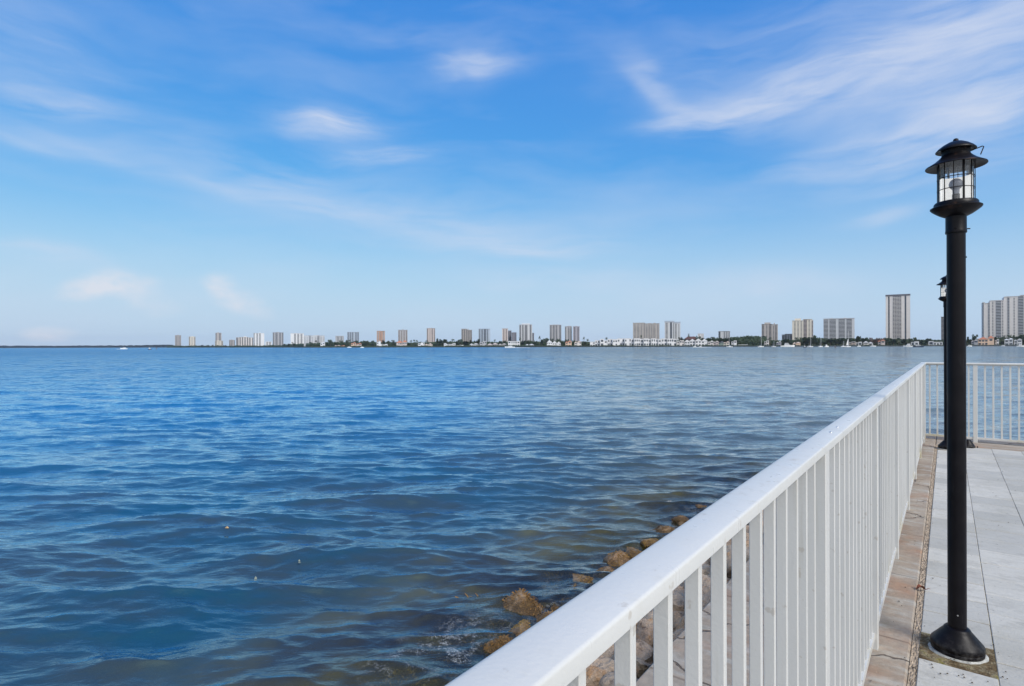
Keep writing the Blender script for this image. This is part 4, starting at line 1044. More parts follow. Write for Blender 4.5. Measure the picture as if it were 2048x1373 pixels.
HS = [
 (641, 650, 684, 'white', 'small white house at the water left of the dark green clump', dict(style='hip', roof='lightgrey')),
 (669, 681, 690.5, 'palebeige', 'low beige house with a tan hipped roof at the water left of the orange roofs', dict(style='hip', roof='tanroof', storeys=1)),
 (683, 690, 690.5, 'peach', 'tiny peach house beside the low beige one', dict(style='gable', roof='terracotta', storeys=1)),
 (702, 712, 684.8, 'peach', 'left house with an orange roof among the trees below the wide blue-grey tower', dict(style='hip', roof='terracotta')),
 (713, 723, 686.2, 'pink', 'right house with an orange roof among the trees below the wide blue-grey tower', dict(style='hip', roof='terracotta')),
 (753.5, 764.7, 683.2, 'white', 'bright white modern house below the orange-brown striped tower', dict(blocks=[(0, .35, .85, 0), (.35, .7, 1, 1.5), (.7, 1, .5, 1)])),
 (766, 775, 689, 'white', 'low white annexe right of the bright white modern house', dict(storeys=1)),
 (793, 814, 680.5, 'pink', 'large house with a red tiled roof below the grey striped tower', dict(style='hip', roof='terracotta', blocks=[(0, .6, .85, 0), (.6, 1, 1, 1)])),
 (836, 849, 686, 'white', 'flat roofed white house with a dark terrace left of the rounded top tower', dict()),
 (850, 865, 687, 'cream', 'cream house at the foot of the rounded top tower', dict(style='hip', roof='tanroof')),
 (888, 911, 687, 'white', 'long low white house with arched windows below dark trees', dict(blocks=[(0, .2, 1, 1), (.2, .75, .72, 0), (.75, 1, .95, 1)])),
 (912.5, 927, 690.8, 'white', 'row-like very low white house right of the arched one', dict(storeys=1)),
 (939.6, 957, 686.4, 'white', 'white gabled house left of the light blue-grey tower', dict(style='gable', roof='lightgrey')),
 (959.4, 973, 683.2, 'grey', 'grey flat roofed house in front of the light blue-grey tower', dict()),
 (975, 995.5, 686.4, 'pink', 'wide low pink house with a pale hipped roof', dict(style='hip', roof='pink', storeys=1, blocks=[(0, .5, .8, 0), (.5, 1, 1, 1.5)])),
 (997, 1013, 687, 'taupe', 'grey-brown low house with a slate hipped roof right of the pink one', dict(style='hip', roof='taupe', storeys=1)),
 (1016, 1040, 683, 'white', 'two storey white flat roofed house left of the tallest central tower', dict(blocks=[(0, .25, 1, 1), (.25, .75, .95, 0), (.75, 1, 1, 1)])),
 (1051, 1068, 688.2, 'lightgrey', 'low pale house with a glass roof line below the broad tall tower', dict(style='hip', roof='lightgrey', storeys=1)),
 (1094, 1121.5, 681, 'white', 'large white villa with a gabled left wing below the tall grey tower', dict(style='gable', roof='white', blocks=[(0, .38, 1, 1.5), (.38, .72, .8, 0), (.72, 1, .7, 1)])),
 (1131, 1143, 681.5, 'peach', 'orange villa with a hipped roof below the twin slim towers', dict(style='hip', roof='terracotta')),
 (1149, 1162.5, 682, 'palebeige', 'beige villa right of the orange one', dict(style='hip', roof='tanroof')),
 (1180, 1200, 681.3, 'white', 'wide white house at the left end of the townhouse row', dict(blocks=[(0, .5, .75, 0), (.5, 1, 1, 1)])),
 (1200.5, 1225, 678.8, 'white', 'first white townhouse block with deep terraces', dict(blocks=[(0, .3, 1, 1), (.3, .6, .8, 0), (.6, 1, 1, 1.5)])),
 (1225.5, 1249, 677.8, 'white', 'second white townhouse with arched openings', dict(blocks=[(0, .4, .9, 1), (.4, 1, 1, 0)])),
 (1249.5, 1268, 677.6, 'white', 'third white townhouse under the left edge of the massive beige block', dict(blocks=[(0, .7, 1, 1), (.7, 1, .93, 0)])),
 (1268.5, 1287, 677.6, 'white', 'fourth white townhouse with broad windows', dict(blocks=[(0, .65, 1, 1), (.65, 1, .93, 0)])),
 (1287.5, 1302, 677.6, 'white', 'fifth white townhouse below the middle of the massive beige block', dict(blocks=[(0, .65, 1, 1), (.65, 1, .93, 0)])),
 (1302.5, 1316, 677.6, 'white', 'sixth white townhouse below the right edge of the massive beige block', dict(blocks=[(0, .65, 1, 1), (.65, 1, .93, 0)])),
 (1316.5, 1334, 677.8, 'white', 'seventh white townhouse below the gap before the glass tower', dict(blocks=[(0, .35, .93, 0), (.35, 1, 1, 1)])),
 (1334.5, 1353, 678, 'white', 'rightmost white townhouse below the pale glass tower', dict(blocks=[(0, .7, 1, 1), (.7, 1, .93, 0)])),
 (1353.5, 1368, 681.4, 'palebeige', 'beige stepped house right of the townhouse row', dict()),
 (1368.5, 1396, 673.4, 'maroon', 'big building with a dark red hipped roof behind the arched white villa', dict(style='hip', roof='maroon', zoff=45, blocks=[(0, 1, 1, 0)])),
 (1369, 1390, 678.4, 'white', 'left half of the arched white villa with scalloped gables', dict(style='gable', roof='white', blocks=[(0, .5, .85, 0), (.5, 1, 1, 1)])),
 (1390.5, 1415, 677.4, 'white', 'right half of the arched white villa with twin gables', dict(style='gable', roof='white', blocks=[(0, .5, 1, 1), (.5, 1, .93, 0)])),
 (1416, 1427, 681.5, 'palebeige', 'cream house with a gabled roof right of the arched villa', dict(style='gable', roof='white')),
 (1427.5, 1437, 682, 'pink', 'pinkish house with a round gable left of the greenish pair', dict(style='gable', roof='palebeige')),
 (1437.5, 1447, 683, 'green', 'greenish house below the low pale block', dict(style='hip', roof='slate')),
 (1447.5, 1459, 683, 'cream', 'cream house behind the nearest sailboat', dict(style='hip', roof='tanroof')),
 (1463, 1473.5, 682, 'white', 'white house at the left end of the dark woods', dict(blocks=[(0, .45, .8, 0), (.45, 1, 1, 1)])),
 (1529, 1538, 682, 'palebeige', 'cream house in front of the taupe striped tower', dict()),
 (1553, 1562.5, 683, 'mauve', 'small mauve and white house right of the taupe striped tower', dict(style='gable', roof='white')),
 (1586, 1601, 684, 'peach', 'peach house below the cream tower', dict(style='hip', roof='tanroof')),
 (1698, 1711, 684.2, 'tanroof', 'brown boathouse with dark openings below the right end of the glass block', dict()),
 (1711.5, 1724, 684.6, 'white', 'white flat roofed garage right of the brown boathouse', dict(storeys=1)),
 (1727, 1746, 682.5, 'palebeige', 'beige house with a grey hipped roof among pinkish trees', dict(style='hip', roof='grey', blocks=[(0, .5, 1, 1), (.5, 1, .75, 0)])),
 (1756, 1770, 679.5, 'pink', 'pinkish villa with a terracotta roof left of the tallest tower', dict(style='hip', roof='terracotta', zoff=30)),
 (1822, 1838, 683.5, 'white', 'low white house right of the foot of the tallest tower', dict(storeys=1)),
 (1857, 1885, 683.2, 'white', 'long low white house with a dark terrace left of the lamp posts', dict(storeys=1, blocks=[(0, .35, 1, 0), (.35, 1, .8, 1.5)])),
 (1943, 1956, 679.6, 'grey', 'grey house right of the nearest lamp post', dict(style='hip', roof='taupe')),
 (1956.5, 1988, 672, 'peach', 'large orange roofed villa below the huge pale slab', dict(style='hip', roof='terracotta', blocks=[(0, .62, .85, 1), (.62, 1, 1, 0)])),
 (1990, 1998, 678.4, 'white', 'narrow white house right of the orange roofed villa', dict(style='gable', roof='white')),
 (2009, 2026, 676.6, 'lightgrey', 'grey-white villa behind the row of palms', dict(style='hip', roof='lightgrey', blocks=[(0, .5, .9, 1), (.5, 1, 1, 0)])),
 (2028, 2044, 677.6, 'white', 'white gabled villa nearest the right edge', dict(style='gable', roof='white')),
]
for x0, x1, yt, wl, lab, kw in HS:
    house(x0, x1, yt, wl, lab, **kw)
# low white pavilion in front of the woods
def shelter():
    Z = zs(1486) + 8; X, th = place(1486, Z); Wd = wat(1476.5, 1496, Z)
    root = empty('dock_shelter', (X, Z, GZ), -th); tag(root, 'low white flat roofed dock shelter in front of the dark woods', 'shelter')
    b = MB(); b.box(-Wd / 2, Wd / 2, 0, 5, 2.4, 3.3); b.build('roof', PAL['white'], root)
    for k in range(7):
        b = MB(); x = -Wd / 2 + .3 + (Wd - .6) * k / 6; b.box(x - .12, x + .12, .2, .45, -.2, 2.4); b.build('post', PAL['grey'], root)
shelter()

# ---- trees
def leaf_mat(name, a, b_):
    m, t, out = material(name)
    tc = t.new('ShaderNodeTexCoord').outputs['Object']
    oi = t.new('ShaderNodeObjectInfo').outputs['Random']
    n_ = t.noise(t.vmath('ADD', tc, t.comb(oi, oi, oi)), 5.0, 4)
    c = t.mix(t.mapr(n_, .35, .65), a, b_)
    hv = t.new('ShaderNodeHueSaturation'); t.put(hv.inputs['Hue'], t.mapr(oi, 0, 1, .475, .515)); t.put(hv.inputs['Value'], t.mapr(oi, 0, 1, .75, 1.25)); t.put(hv.inputs['Color'], c)
    d = t.new('ShaderNodeBsdfPrincipled'); t.put(d.inputs['Base Color'], hv.outputs[0]); d.inputs['Roughness'].default_value = .7; d.inputs['Specular IOR Level'].default_value = .2
    t.l.new(d.outputs[0], out.inputs[0]); return m
M['leafd'] = leaf_mat('dark_foliage', (.030, .048, .030), (.060, .085, .045))
M['leafp'] = leaf_mat('pinkish_foliage', (.12, .085, .075), (.20, .14, .12))
M['bark'] = pbr('grey_bark', (.16, .13, .10), .9, .1, var=.3, vscale=2)
def cards(b, cx, cy, cz, rx, ry, rz, n, s, g):
    for _ in range(n):
        d = Vector((g.gauss(0, 1), g.gauss(0, 1), g.gauss(0, 1))).normalized() * (g.random() ** .4)
        p = Vector((cx + d.x * rx, cy + d.y * ry, cz + d.z * rz))
        u = Vector((g.gauss(0, 1), g.gauss(0, 1), g.gauss(0, .7))).normalized(); v = u.orthogonal().normalized(); k = s * g.uniform(.6, 1.3)
        b.add([p - u * k - v * k * .6, p + u * k - v * k * .7, p + u * k * .8 + v * k * .7, p - u * k * .7 + v * k * .6], [(0, 1, 2, 3)])
def tree_proto(seed, wide):
    g = random.Random(seed); root = empty('tree', (0, 0, -500))
    tb = MB(); tb.tube([(0, 0, -.02), (.01, .0, .2), (.02 * g.uniform(-1, 1), .01, .45)], [.035, .026, .016], 6)
    crown = MB()
    for _ in range(g.randint(6, 9)):
        a = g.uniform(0, 6.28); r_ = g.uniform(.0, .30) * wide; h = g.uniform(.42, .84)
        x, y = r_ * math.cos(a), r_ * math.sin(a); q = g.uniform(.12, .19)
        tb.tube([(0.01, 0, .3), (x * .6, y * .6, h * .8), (x, y, h)], [.014, .009, .004], 4)
        cards(crown, x, y, h, q * wide, q * wide, q * .85, 80, .034, g)
    cards(crown, 0, 0, .55, .28 * wide, .28 * wide, .25, 170, .036, g)
    tb.build('trunk', M['bark'], root); crown.build('crown', M['leafd'], root)
    return root
def palm_proto(seed):
    g = random.Random(seed); root = empty('palm_tree', (0, 0, -500)); b = MB()
    lx = g.uniform(-.05, .05); b.tube([(0, 0, -.02), (lx * .3, 0, .3), (lx, 0, .82)], [.022, .017, .014], 6); b.build('trunk', M['bark'], root)
    c = MB()
    for k in range(18):
        a = 6.28 * k / 18 + g.uniform(-.15, .15); up = g.uniform(-.05, .20); L = g.uniform(.17, .24); pts = []
        for i in range(6):
            f = i / 5; r_ = L * f; z = .82 + up * math.sin(f * 2.4) - .16 * f * f; w = .030 * math.sin(math.pi * min(.97, f + .12))
            pts += [(lx + r_ * math.cos(a) - w * math.sin(a), r_ * math.sin(a) + w * math.cos(a), z - .02), (lx + r_ * math.cos(a), r_ * math.sin(a), z), (lx + r_ * math.cos(a) + w * math.sin(a), r_ * math.sin(a) - w * math.cos(a), z - .02)]
        c.add(pts, [(i * 3 + q, i * 3 + q + 1, i * 3 + q + 4, i * 3 + q + 3) for i in range(5) for q in (0, 1)])
    c.build('crown', M['leafd'], root); return root
RP = [tree_proto(s, w) for s, w in ((1, 1.0), (2, 1.25), (3, .85), (4, 1.1))]
PP = [palm_proto(s) for s in (5, 6, 7)]
LM = [(356, 'the leftmost tower'), (437, 'the stubby cream block'), (489, 'the long stepped beige block'), (518, 'the bright white tower'), (556, 'the grey tower with a dark strip'), (594, 'the white striped building'), (628, 'the pale gridded building'),
      (679, 'the low pale grey block'), (706, 'the wide blue-grey tower'), (762, 'the orange-brown striped tower'), (806, 'the red roofed house'), (862, 'the rounded top tower'), (900, 'the long low arched house'), (933, 'the stepped grey-brown tower'),
      (969, 'the light blue-grey tower'), (1010, 'the slim pinkish tower'), (1052, 'the tallest central tower'), (1108, 'the gabled white villa'), (1137, 'the left twin slim tower'), (1155, 'the right twin slim tower'), (1212, 'the first white townhouse'),
      (1292, 'the massive beige block'), (1345, 'the pale glass tower'), (1382, 'the dark red roof'), (1404, 'the arched white villa'), (1448, 'the lone low pale block'), (1486, 'the dock shelter'), (1538, 'the taupe striped tower'), (1574, 'the low grey gridded block'),
      (1605, 'the cream tower'), (1677, 'the wide glass balcony block'), (1718, 'the white garage'), (1736, 'the beige house among pinkish trees'), (1763, 'the pinkish villa'), (1796, 'the tallest white tower'), (1830, 'the low house beside the tallest tower'), (1871, 'the long low white house'), (1949, 'the grey house by the lamp'), (1972, 'the orange roofed villa'),
      (1994, 'the narrow white house'), (2017, 'the grey-white villa'), (2036, 'the white villa at the right edge')]
used = set(); protoused = set()
def far_tree(px, yt, w, kind='r', pink=False):
    Z = zs(px) + (40 if kind == 'r' else 26) + rnd.uniform(-4, 4)
    X, th = place(px, Z); H = zat(px, yt, Z) - GZ
    P = (RP if kind == 'r' else PP); pr = P[rnd.randrange(len(P))]
    if pr.name not in protoused: protoused.add(pr.name); o = pr
    else: o = copy_tree(pr)
    o.location = (X, Z, GZ); Wm = w / F * Z
    k = Wm / .78 if kind == 'r' else min(Wm / .42, H * 1.3)
    o.scale = (k, k, H / .99 if kind == 'r' else H / .90); o.rotation_euler = (0, 0, rnd.uniform(0, 6.28))
    if pink:
        for c in o.children:
            if c.name.startswith('crown'):
                c.material_slots[0].link = 'OBJECT'; c.material_slots[0].material = M['leafp']
    lp, ln = min(LM, key=lambda q: abs(q[0] - px)); d = px - lp
    kd = {'r': 'pinkish brown tree' if pink else ('broad dark tree' if w > 13 else 'round dark tree'), 'p': 'thin palm'}[kind]
    sz = 'tall ' if H > 15 else ('low ' if H < 11.5 else '')
    rel = 'in front of' if abs(d) < 4 else ('just left of' if d < 0 and d > -12 else ('just right of' if 0 < d < 12 else ('well left of' if d < 0 else 'well right of')))
    lab = f'{sz}{kd} standing {rel} {ln}'
    if lab in used: lab = f'{sz}{kd} beside a similar one {rel} {ln}'
    if lab in used: lab = f'{sz}{kd} with another close by, {rel} {ln}'
    used.add(lab)
    tag(o, lab, 'palm' if kind == 'p' else 'tree', 'palms along the far shore' if kind == 'p' else 'trees along the far shore')
TR = [(404, 690, 7), (417, 690.5, 6), (425, 690, 5), (450, 690.5, 7), (569, 688, 7), (578, 687, 8), (588, 686.5, 8), (585, 685, 5, 'p'), (632, 681.5, 6, 'p'), (622, 684, 9),
 (661, 679.3, 14), (652, 684, 10), (672, 684, 12), (683, 680.5, 10), (694, 679.2, 8), (699, 680, 6, 'p'), (712, 679.6, 9), (727, 680, 12), (735, 681.5, 10), (745.6, 681, 12), (766.7, 679.6, 8), (776.6, 681, 8), (787, 679.5, 9), (780, 684, 7, 'p'),
 (822, 681, 5, 'p'), (828, 680.4, 6, 'p'), (834, 681, 6, 'p'), (818, 685, 9), (853.7, 681.5, 7, 'p'), (861, 684, 8), (874.4, 676.5, 8), (883, 677.5, 14), (890, 678.5, 12), (898, 682.5, 10), (905.4, 679, 9, 'p'), (913, 682, 8), (921, 676.5, 12), (931.7, 681, 14), (929, 684, 12), (941, 680, 8),
 (952, 680.5, 9), (957, 678, 10), (966, 681.5, 9), (989.8, 680, 5, 'p'), (984, 682.5, 8), (1000, 682, 12), (1008, 681, 9), (1040, 676, 6, 'p'), (1046, 681, 12), (1055, 679.5, 12), (1063, 681, 10), (1071, 681, 9), (1079.4, 673.5, 6, 'p'), (1084, 679, 10), (1092.6, 674.2, 13), (1103, 677, 9), (1116.5, 676.5, 9), (1124, 680.5, 7),
 (1133, 677.5, 10), (1147, 680, 7), (1168, 675, 5, 'p'), (1175, 679, 6, 'p'), (1170, 683, 10), (1181, 684.5, 8, 'p'), (1213, 676, 6, 'p'), (1225, 684.5, 7), (1282, 671.5, 4, 'p'), (1326, 676, 5), (1361.7, 673, 11), (1368, 677, 8), (1377.7, 669, 5, 'p'), (1396, 671, 12), (1407, 675, 14),
 (1417, 675.5, 12), (1427, 673, 15), (1437, 674, 10), (1442, 674, 12), (1453, 675, 12), (1463.4, 674, 15), (1539.8, 676, 10, 'p'), (1528, 671.5, 13), (1532, 677, 8), (1547, 680, 8), (1571.5, 678, 16), (1579, 681, 9), (1592.6, 676, 8, 'p'), (1600.5, 676, 7, 'p'),
 (1609, 674.5, 14), (1619.8, 673.5, 18), (1630, 670, 12), (1639.6, 675.5, 18), (1650, 678, 14), (1661, 676.5, 18), (1674, 676, 18), (1686, 675.5, 16), (1697, 676.5, 12), (1705, 674.5, 11), (1716, 672, 14), (1725, 676, 10), (1733, 673, 10),
 (1742.4, 675, 9, 'r', 1), (1750, 677.5, 9, 'r', 1), (1756, 675, 8, 'r', 1), (1764, 675, 8, 'r', 1), (1775.3, 674.8, 14), (1787, 677, 13), (1798, 676.5, 8, 'p'), (1808, 678, 13), (1815, 681, 8, 'p'), (1821.5, 676.5, 11), (1830.7, 674.5, 10), (1841, 678.5, 15), (1855.8, 677, 16), (1867, 679.5, 12), (1878, 679, 11),
 (1935.6, 673, 7), (1942, 677, 6), (1949.5, 667.5, 11), (1990, 673.5, 9), (1998, 677, 7), (2004.6, 675, 6, 'p'), (2008, 671.5, 6, 'p'), (2016.7, 670.5, 7, 'p'), (2021.6, 671, 6, 'p'), (2027.6, 671.5, 7, 'p'), (2034, 673, 9), (2042, 667.5, 13), (2050, 668, 12)]
for tr in TR: far_tree(*tr)
for p in RP + PP:
    if p.name not in protoused:
        for c in list(p.children): bpy.data.objects.remove(c)
        bpy.data.objects.remove(p)
# continuous green masses behind the houses (nobody could count these trees)
def belt(name, prof_, zoff, lab, dens=1.0, size=1.3, Zf=None, depth=16):
    g = random.Random(len(name) + int(prof_[0][0])); b = MB(); inner = MB()
    xs_ = [p[0] for p in prof_]; ys_ = [p[1] for p in prof_]; px = xs_[0]; lump = 0; pts = []
    while px < xs_[-1]:
        Z = (Zf or zs(px)) + zoff; yt = float(np.interp(px, xs_, ys_)); lump = .7 * lump + g.uniform(-.45, .45)
        H = max(1.2, zat(px, yt + lump, Z) - GZ); X = (px - 1024) / F * Z
        pts.append((X, Z, H)); nC = int(7 * dens * max(1, H / 6))
        for _ in range(nC):
            z = GZ + H * (g.random() ** .8); y = Z + g.uniform(-depth / 2, depth / 2) * (1 - .6 * (z - GZ) / H) - (1 - (z - GZ) / H) * 2
            cards(b, X + g.uniform(-2, 2), y, z, .8, .8, .6, 1, size, g)
        px += 2.2 * 1100 / Z
    for (xa, ya, ha) in pts:
        inner.v += [(xa, ya, -.5), (xa, ya - depth * .25, ha * .55), (xa, ya, ha * .93), (xa, ya + depth * .3, ha * .5)]
    for i in range(len(pts) - 1):
        for k in range(3): inner.f.append((i * 4 + k, (i + 1) * 4 + k, (i + 1) * 4 + k + 1, i * 4 + k + 1)); inner.mi.append(0)
    o = len(b.v); b.v += inner.v; b.f += [tuple(q + o for q in f) for f in inner.f]; b.mi += inner.mi
    tag(b.build(name, M['leaff'] if Zf else M['leafd']), lab, 'trees', kind='stuff')
M['leaff'] = leaf_mat('distant_foliage', (.012, .022, .026), (.024, .036, .036))
belt('distant_treeline', [(-1200, 693), (0, 692.9), (100, 693.2), (200, 692.6), (260, 692.3), (310, 691.2), (345, 691)], 60, 'thin dark treeline on the distant left shore', Zf=6300, size=6, depth=60, dens=1.6)
belt('shore_vegetation', [(334, 691.5), (420, 691.8), (520, 691.5), (560, 690.5), (600, 687.5), (650, 685.5), (700, 684), (760, 684.5), (820, 685.5), (870, 684), (930, 683.5), (990, 684.5), (1060, 683.5), (1120, 682.5), (1180, 683.5), (1230, 683), (1350, 682), (1372, 678), (1420, 677), (1450, 676.5), (1466, 675)], 62, 'low dark green vegetation running behind the houses of the left and middle shore')
belt('woods', [(1462, 675), (1475, 673.6), (1490, 672.8), (1505, 671.8), (1518, 672.8), (1532, 675)], 30, 'dense dark woods between the lone pale block and the taupe striped tower', dens=1.6)
belt('park_trees', [(1532, 680), (1560, 680.5), (1585, 681), (1602, 677), (1625, 675), (1650, 677.5), (1700, 677.5), (1740, 678.5), (1772, 677.5), (1800, 678.5), (1850, 679.8), (1890, 680.5), (1940, 680), (1990, 676.5), (2040, 673), (2200, 672), (2500, 672)], 58, 'dark green trees closing the gaps behind the right shore', dens=1.2)
belt('waterside_shrubs', [(560, 693.5), (640, 692.4), (760, 692), (900, 691.6), (1060, 690.8), (1180, 691.2), (1300, 691.2), (1420, 691), (1530, 690.6), (1700, 690.4), (1850, 690.2), (2100, 689.8)], 4, 'low shrubs and hedges along the top of the far seawall', dens=.45, size=.7, depth=3)

# ---- boats
M['gel'] = pbr('white_gelcoat', (.74, .74, .74), .35, .5, var=.04); M['hullblue'] = pbr('dark_blue_hull', (.03, .05, .09), .35, .5, var=.1); M['alu'] = pbr('mast_aluminium', (.55, .56, .58), .4, .5); M['canvas'] = pbr('blue_sail_cover', (.06, .12, .25), .8, .2)
M['sail'] = pbr('sail_cloth', (.72, .72, .70), .8, .2)
def hull(L, B, Hh, draft=.5):
    b = MB(); n_ = 14; sec = []
    for i in range(n_ + 1):
        f = i / n_; w = B / 2 * (1 - max(0, (f - .45) / .55) ** 2.2) * (.86 + .14 * min(1, f * 4)); w = max(w, .03); sh = Hh * (1 + .35 * f * f); x = -L / 2 + L * f + (0 if f < 1 else 0)
        sec += [(x, 0, -draft * (1 - .6 * f ** 3)), (x + 0, -w * .75, -draft * .3), (x + .02 * L * f, -w, sh), (x + .02 * L * f, -w * .88, sh + .02), (x + .02 * L * f, w * .88, sh + .02), (x + .02 * L * f, w, sh), (x, w * .75, -draft * .3)]
    k = 7
    b.add(sec, [(i * k + q, (i + 1) * k + q, (i + 1) * k + (q + 1) % k, i * k + (q + 1) % k) for i in range(n_) for q in range(k)] + [tuple(range(k - 1, -1, -1)), tuple(n_ * k + q for q in range(k))])
    return b
def boat_root(name, px, Z, yaw, lab, cat, grp):
    X, th = place(px, Z); r_ = empty(name, (X, Z, SEA), -th + yaw); return tag(r_, lab, cat, grp)
def motorboat(px0, px1, Z, lab, yaw=0, hullm='gel', decks=1, flip=False):
    L = wat(px0, px1, Z); root = boat_root('motorboat', (px0 + px1) / 2, Z, yaw + (math.pi if flip else 0), lab, 'motorboat', 'motorboats on the far water')
    B = min(L * .3, 5); Hh = L * .085 + .45
    hull(L, B, Hh).build('hull', M[hullm], root, auto=40)
    z = Hh + .02
    for k in range(decks):
        a, c = -L * (.22 - .03 * k), L * (.17 - .09 * k); h = L * .055 + .8; w = B * (.36 - .05 * k)
        b = MB(); s_ = .7
        b.add([(a, -w, z), (c + s_, -w, z), (c + s_, w, z), (a, w, z), (a, -w * .9, z + h), (c - s_ * .6, -w * .9, z + h), (c - s_ * .6, w * .9, z + h), (a, w * .9, z + h)], [(0, 3, 2, 1), (4, 5, 6, 7), (0, 1, 5, 4), (1, 2, 6, 5), (2, 3, 7, 6), (3, 0, 4, 7)])
        b.box(a - .4, c - s_ * .2, -w, w, z + h + .01, z + h + .16)
        cab = b.build('cabin', M['gel'], root)
        for sy in (-1, 1):
            g_ = MB(); yy = sy * (w + .02); g_.add([(a + .4, yy, z + h * .42), (c + s_ * .1, yy, z + h * .42), (c - s_ * .4, yy * .95, z + h * .85), (a + .4, yy * .95, z + h * .85)], [(0, 1, 2, 3)]); g_.build('window', M['fglass'], cab)
        z += h + .17
    for sy in (-1, 1):
        b = MB(); b.tube([(L * .05, sy * B * .42, Hh + .1), (L * .2, sy * B * .36, Hh + .75), (L * .46, sy * .1, Hh * 1.3 + .7)], .03, 5); b.build('bow_rail', M['alu'], root)
    b = MB(); b.tube([(-L * .1, 0, z), (-L * .12, 0, z + 1.4)], .03, 5); b.build('antenna', M['alu'], root)
    return root
def sailboat(px0, px1, Z, mast_y, lab, yaw=0, sail=False, flip=False, mpx=None):
    L = max(7, wat(px0, px1, Z)); root = boat_root('sailboat', (px0 + px1) / 2, Z, yaw + (math.pi if flip else 0), lab, 'sailboat', 'sailboats moored off the far shore')
    B = L * .28; Hh = L * .08 + .3
    hull(L, B, Hh).build('hull', M['gel'], root, auto=40)
    b = MB(); b.add([(-L * .2, -B * .26, Hh), (L * .2, -B * .18, Hh), (L * .2, B * .18, Hh), (-L * .2, B * .26, Hh), (-L * .2, -B * .22, Hh + .7), (L * .12, -B * .15, Hh + .6), (L * .12, B * .15, Hh + .6), (-L * .2, B * .22, Hh + .7)], [(0, 3, 2, 1), (4, 5, 6, 7), (0, 1, 5, 4), (1, 2, 6, 5), (2, 3, 7, 6), (3, 0, 4, 7)])
    b.build('cabin', M['gel'], root)
    Hm = zat((px0 + px1) / 2, mast_y, Z) - SEA
    b = MB(); b.tube([(L * .08, 0, Hh), (L * .08, 0, Hm)], [.22, .16], 8); b.build('mast', M['alu'], root)
    b = MB(); b.tube([(L * .08, 0, Hh + 1.3), (-L * .34, 0, Hh + 1.35)], .07, 6); b.build('boom', M['alu'], root)
    b = MB(); b.tube([(L * .06, 0, Hh + 1.55), (-L * .15, 0, Hh + 1.58), (-L * .33, 0, Hh + 1.5)], [.24, .2, .1], 8); b.build('sail_cover', M['canvas'], root)
    for xe in (L * .5, -L * .48):
        b = MB(); b.tube([(L * .08, 0, Hm - .2), (xe, 0, Hh * 1.2)], .025, 4); b.build('stay', M['alu'], root)
    if sail:
        b = MB(); n_ = 8; o = []
        for i in range(n_ + 1):
            f = i / n_; z = Hh + 1.6 + (Hm * .55 - Hh - 2) * f; wv_ = L * .40 * (1 - f) ** .85
            o += [(L * .07, 0, z), (L * .07 - wv_ * .5, .25 * (1 - f), z), (L * .07 - wv_, .1, z)]
        b.add(o, [(i * 3 + q, i * 3 + q + 1, i * 3 + q + 4, i * 3 + q + 3) for i in range(n_) for q in (0, 1)]); b.build('sail', M['sail'], root)
    return root
sailboat(1453, 1465.5, 930, 673.5, 'white sailboat with one tall mast anchored in front of the woods', flip=True)
sailboat(1515.5, 1527.5, 900, 669, 'sailboat with a tan mast left of the taupe striped tower', yaw=.2)
sailboat(1543.5, 1551, 960, 682.5, 'small sailboat with a short mast below the taupe striped tower', yaw=-.3)
sailboat(1615, 1626, 900, 675.5, 'low grey sailboat below the right part of the cream tower', yaw=.1)
sailboat(1637.5, 1645, 880, 676, 'sailboat just left of the twin deck cruiser', yaw=.6)
sailboat(1683.5, 1690, 920, 682.5, 'small sailboat left of the one with the raised sail', yaw=.2)
sailboat(1691, 1701, 850, 661.5, 'tall masted sailboat with a partly raised white sail', sail=True, yaw=.3)
motorboat(1561, 1589, 1000, 'long white motor yacht below the low grey gridded block', decks=2, yaw=.1)
motorboat(1648.5, 1658, 850, 'twin deck white cruiser in front of the wide glass block', decks=2, yaw=.5)
motorboat(1806.5, 1826, 800, 'white cabin cruiser below the tallest tower', decks=2, flip=True, yaw=.1)
motorboat(1825.5, 1847.5, 640, 'long open boat with a dark hull nearest the lamp posts', hullm='hullblue', yaw=-.05)
motorboat(1934.5, 1944, 900, 'small white motorboat just right of the nearest lamp post', yaw=.2)
motorboat(2033, 2049, 760, 'white cruiser cut by the right edge of the picture', decks=2, yaw=.1)
motorboat(2002, 2010, 980, 'small white boat moored below the row of palms', yaw=-.2)
motorboat(1714, 1722, 1000, 'small white boat moored below the garage', yaw=.3)
motorboat(1740, 1752, 1000, 'low white boat moored below the pinkish trees', yaw=-.1)
motorboat(1606.5, 1613, 620, 'little blue hulled boat alone on the water below the cream tower', hullm='hullblue')
motorboat(1386, 1393.5, 880, 'small white speedboat below the arched villa, left of another', flip=True)
motorboat(1398, 1404.5, 880, 'small white speedboat trailing the other one below the arched villa', flip=True)
motorboat(1010, 1030, 900, 'white speedboat with a long wake in the middle of the picture', flip=True)
motorboat(720.5, 728, 1300, 'tiny white boat below the wide blue-grey tower')
motorboat(694, 703, 1500, 'tiny low white boat left of the one below the wide blue-grey tower', yaw=.2)
motorboat(240.5, 255, 800, 'lone motorboat on the left side of the bay before the distant treeline', decks=1, flip=True)
motorboat(296, 303, 620, 'little dark skiff right of the lone motorboat on the left', hullm='hullblue')
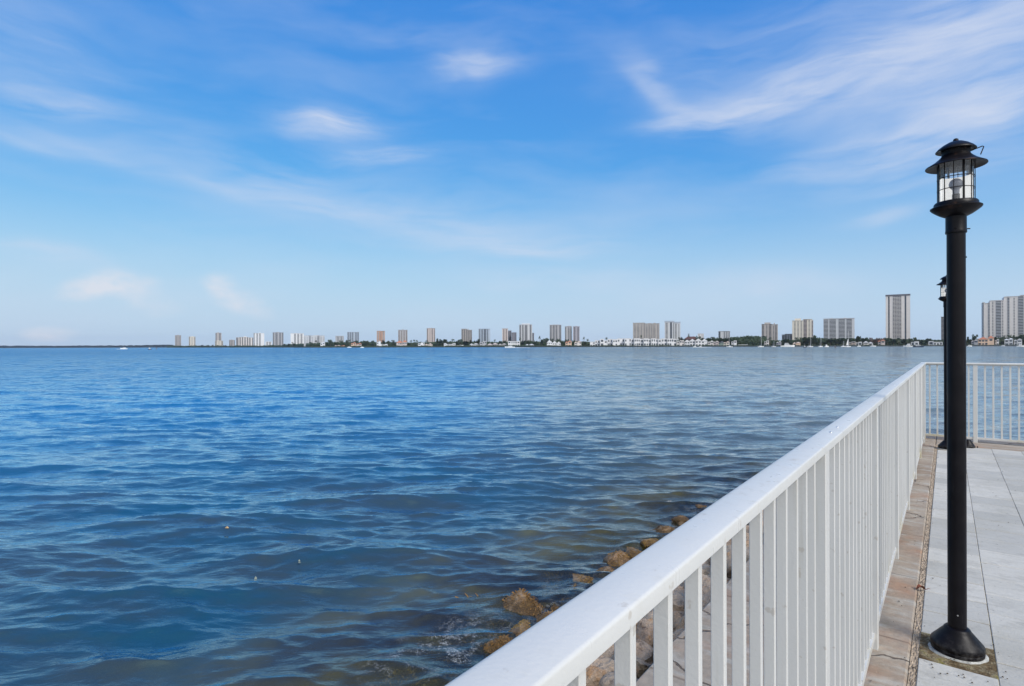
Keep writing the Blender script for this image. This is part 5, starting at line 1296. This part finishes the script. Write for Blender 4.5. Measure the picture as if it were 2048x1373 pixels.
# wakes
def wake(px0, px1, Z, lab):
    L = wat(px0, px1, Z); X, th = place((px0 + px1) / 2, Z); b = MB(); g = random.Random(int(px0)); n_ = 60; o = []
    for i in range(n_ + 1):
        x = -L / 2 + L * i / n_; w = (1.2 + 2.2 * i / n_) * g.uniform(.6, 1.2); h = .30 * g.uniform(.3, 1.2) * (1 - .6 * i / n_) + .12
        o += [(x, -w, -.05), (x, -w * .4, h), (x, w * .4, h * .8), (x, w, -.05)]
    b.add(o, [(i * 4 + q, (i + 1) * 4 + q, (i + 1) * 4 + q + 1, i * 4 + q + 1) for i in range(n_) for q in range(3)])
    ob = b.build('wake', M['foam'], loc=(X, Z, SEA), rotz=-th); tag(ob, lab, 'wake', kind='stuff')
M['foam'] = pbr('white_foam', (.72, .74, .75), .9, .2, var=.1, vscale=2)
wake(1024, 1060, 900, 'white foam wake behind the speedboat in the middle')
wake(233, 242, 800, 'short white wake beside the lone motorboat on the left')
wake(1390, 1424, 884, 'thin white wake behind the pair of speedboats')
# channel markers
def marker(px, Z, ytop, lab):
    X, th = place(px, Z); root = empty('channel_marker', (X, Z, SEA), -th); tag(root, lab, 'channel marker', 'channel markers standing in the bay')
    H = zat(px, ytop, Z) - SEA
    b = MB(); b.tube([(0, 0, -2), (0, 0, H - .2)], [.22, .18], 8); b.build('piling', M['bark'], root)
    b = MB(); b.box(-.5, .5, -.30, -.24, H - 1.5, H - .1); b.build('board', PAL['slate'], root)
marker(1670.3, 420, 691.2, 'dark channel marker standing in the water below the wide glass block')
marker(313, 620, 695.0, 'dark channel marker standing far out on the left of the bay')
# ---- air: one closed box of thin haze round everything
def haze():
    m, t, out = material('haze_air')
    v = t.new('ShaderNodeVolumePrincipled')
    v.inputs['Color'].default_value = (.72, .82, 1.0, 1); v.inputs['Density'].default_value = 3.2e-5; v.inputs['Anisotropy'].default_value = .2
    t.l.new(v.outputs[0], out.inputs['Volume'])
    b = MB(); b.box(-9000, 9000, -400, 9000, -5, 160)
    tag(b.build('haze', m), kind='stuff')
haze()
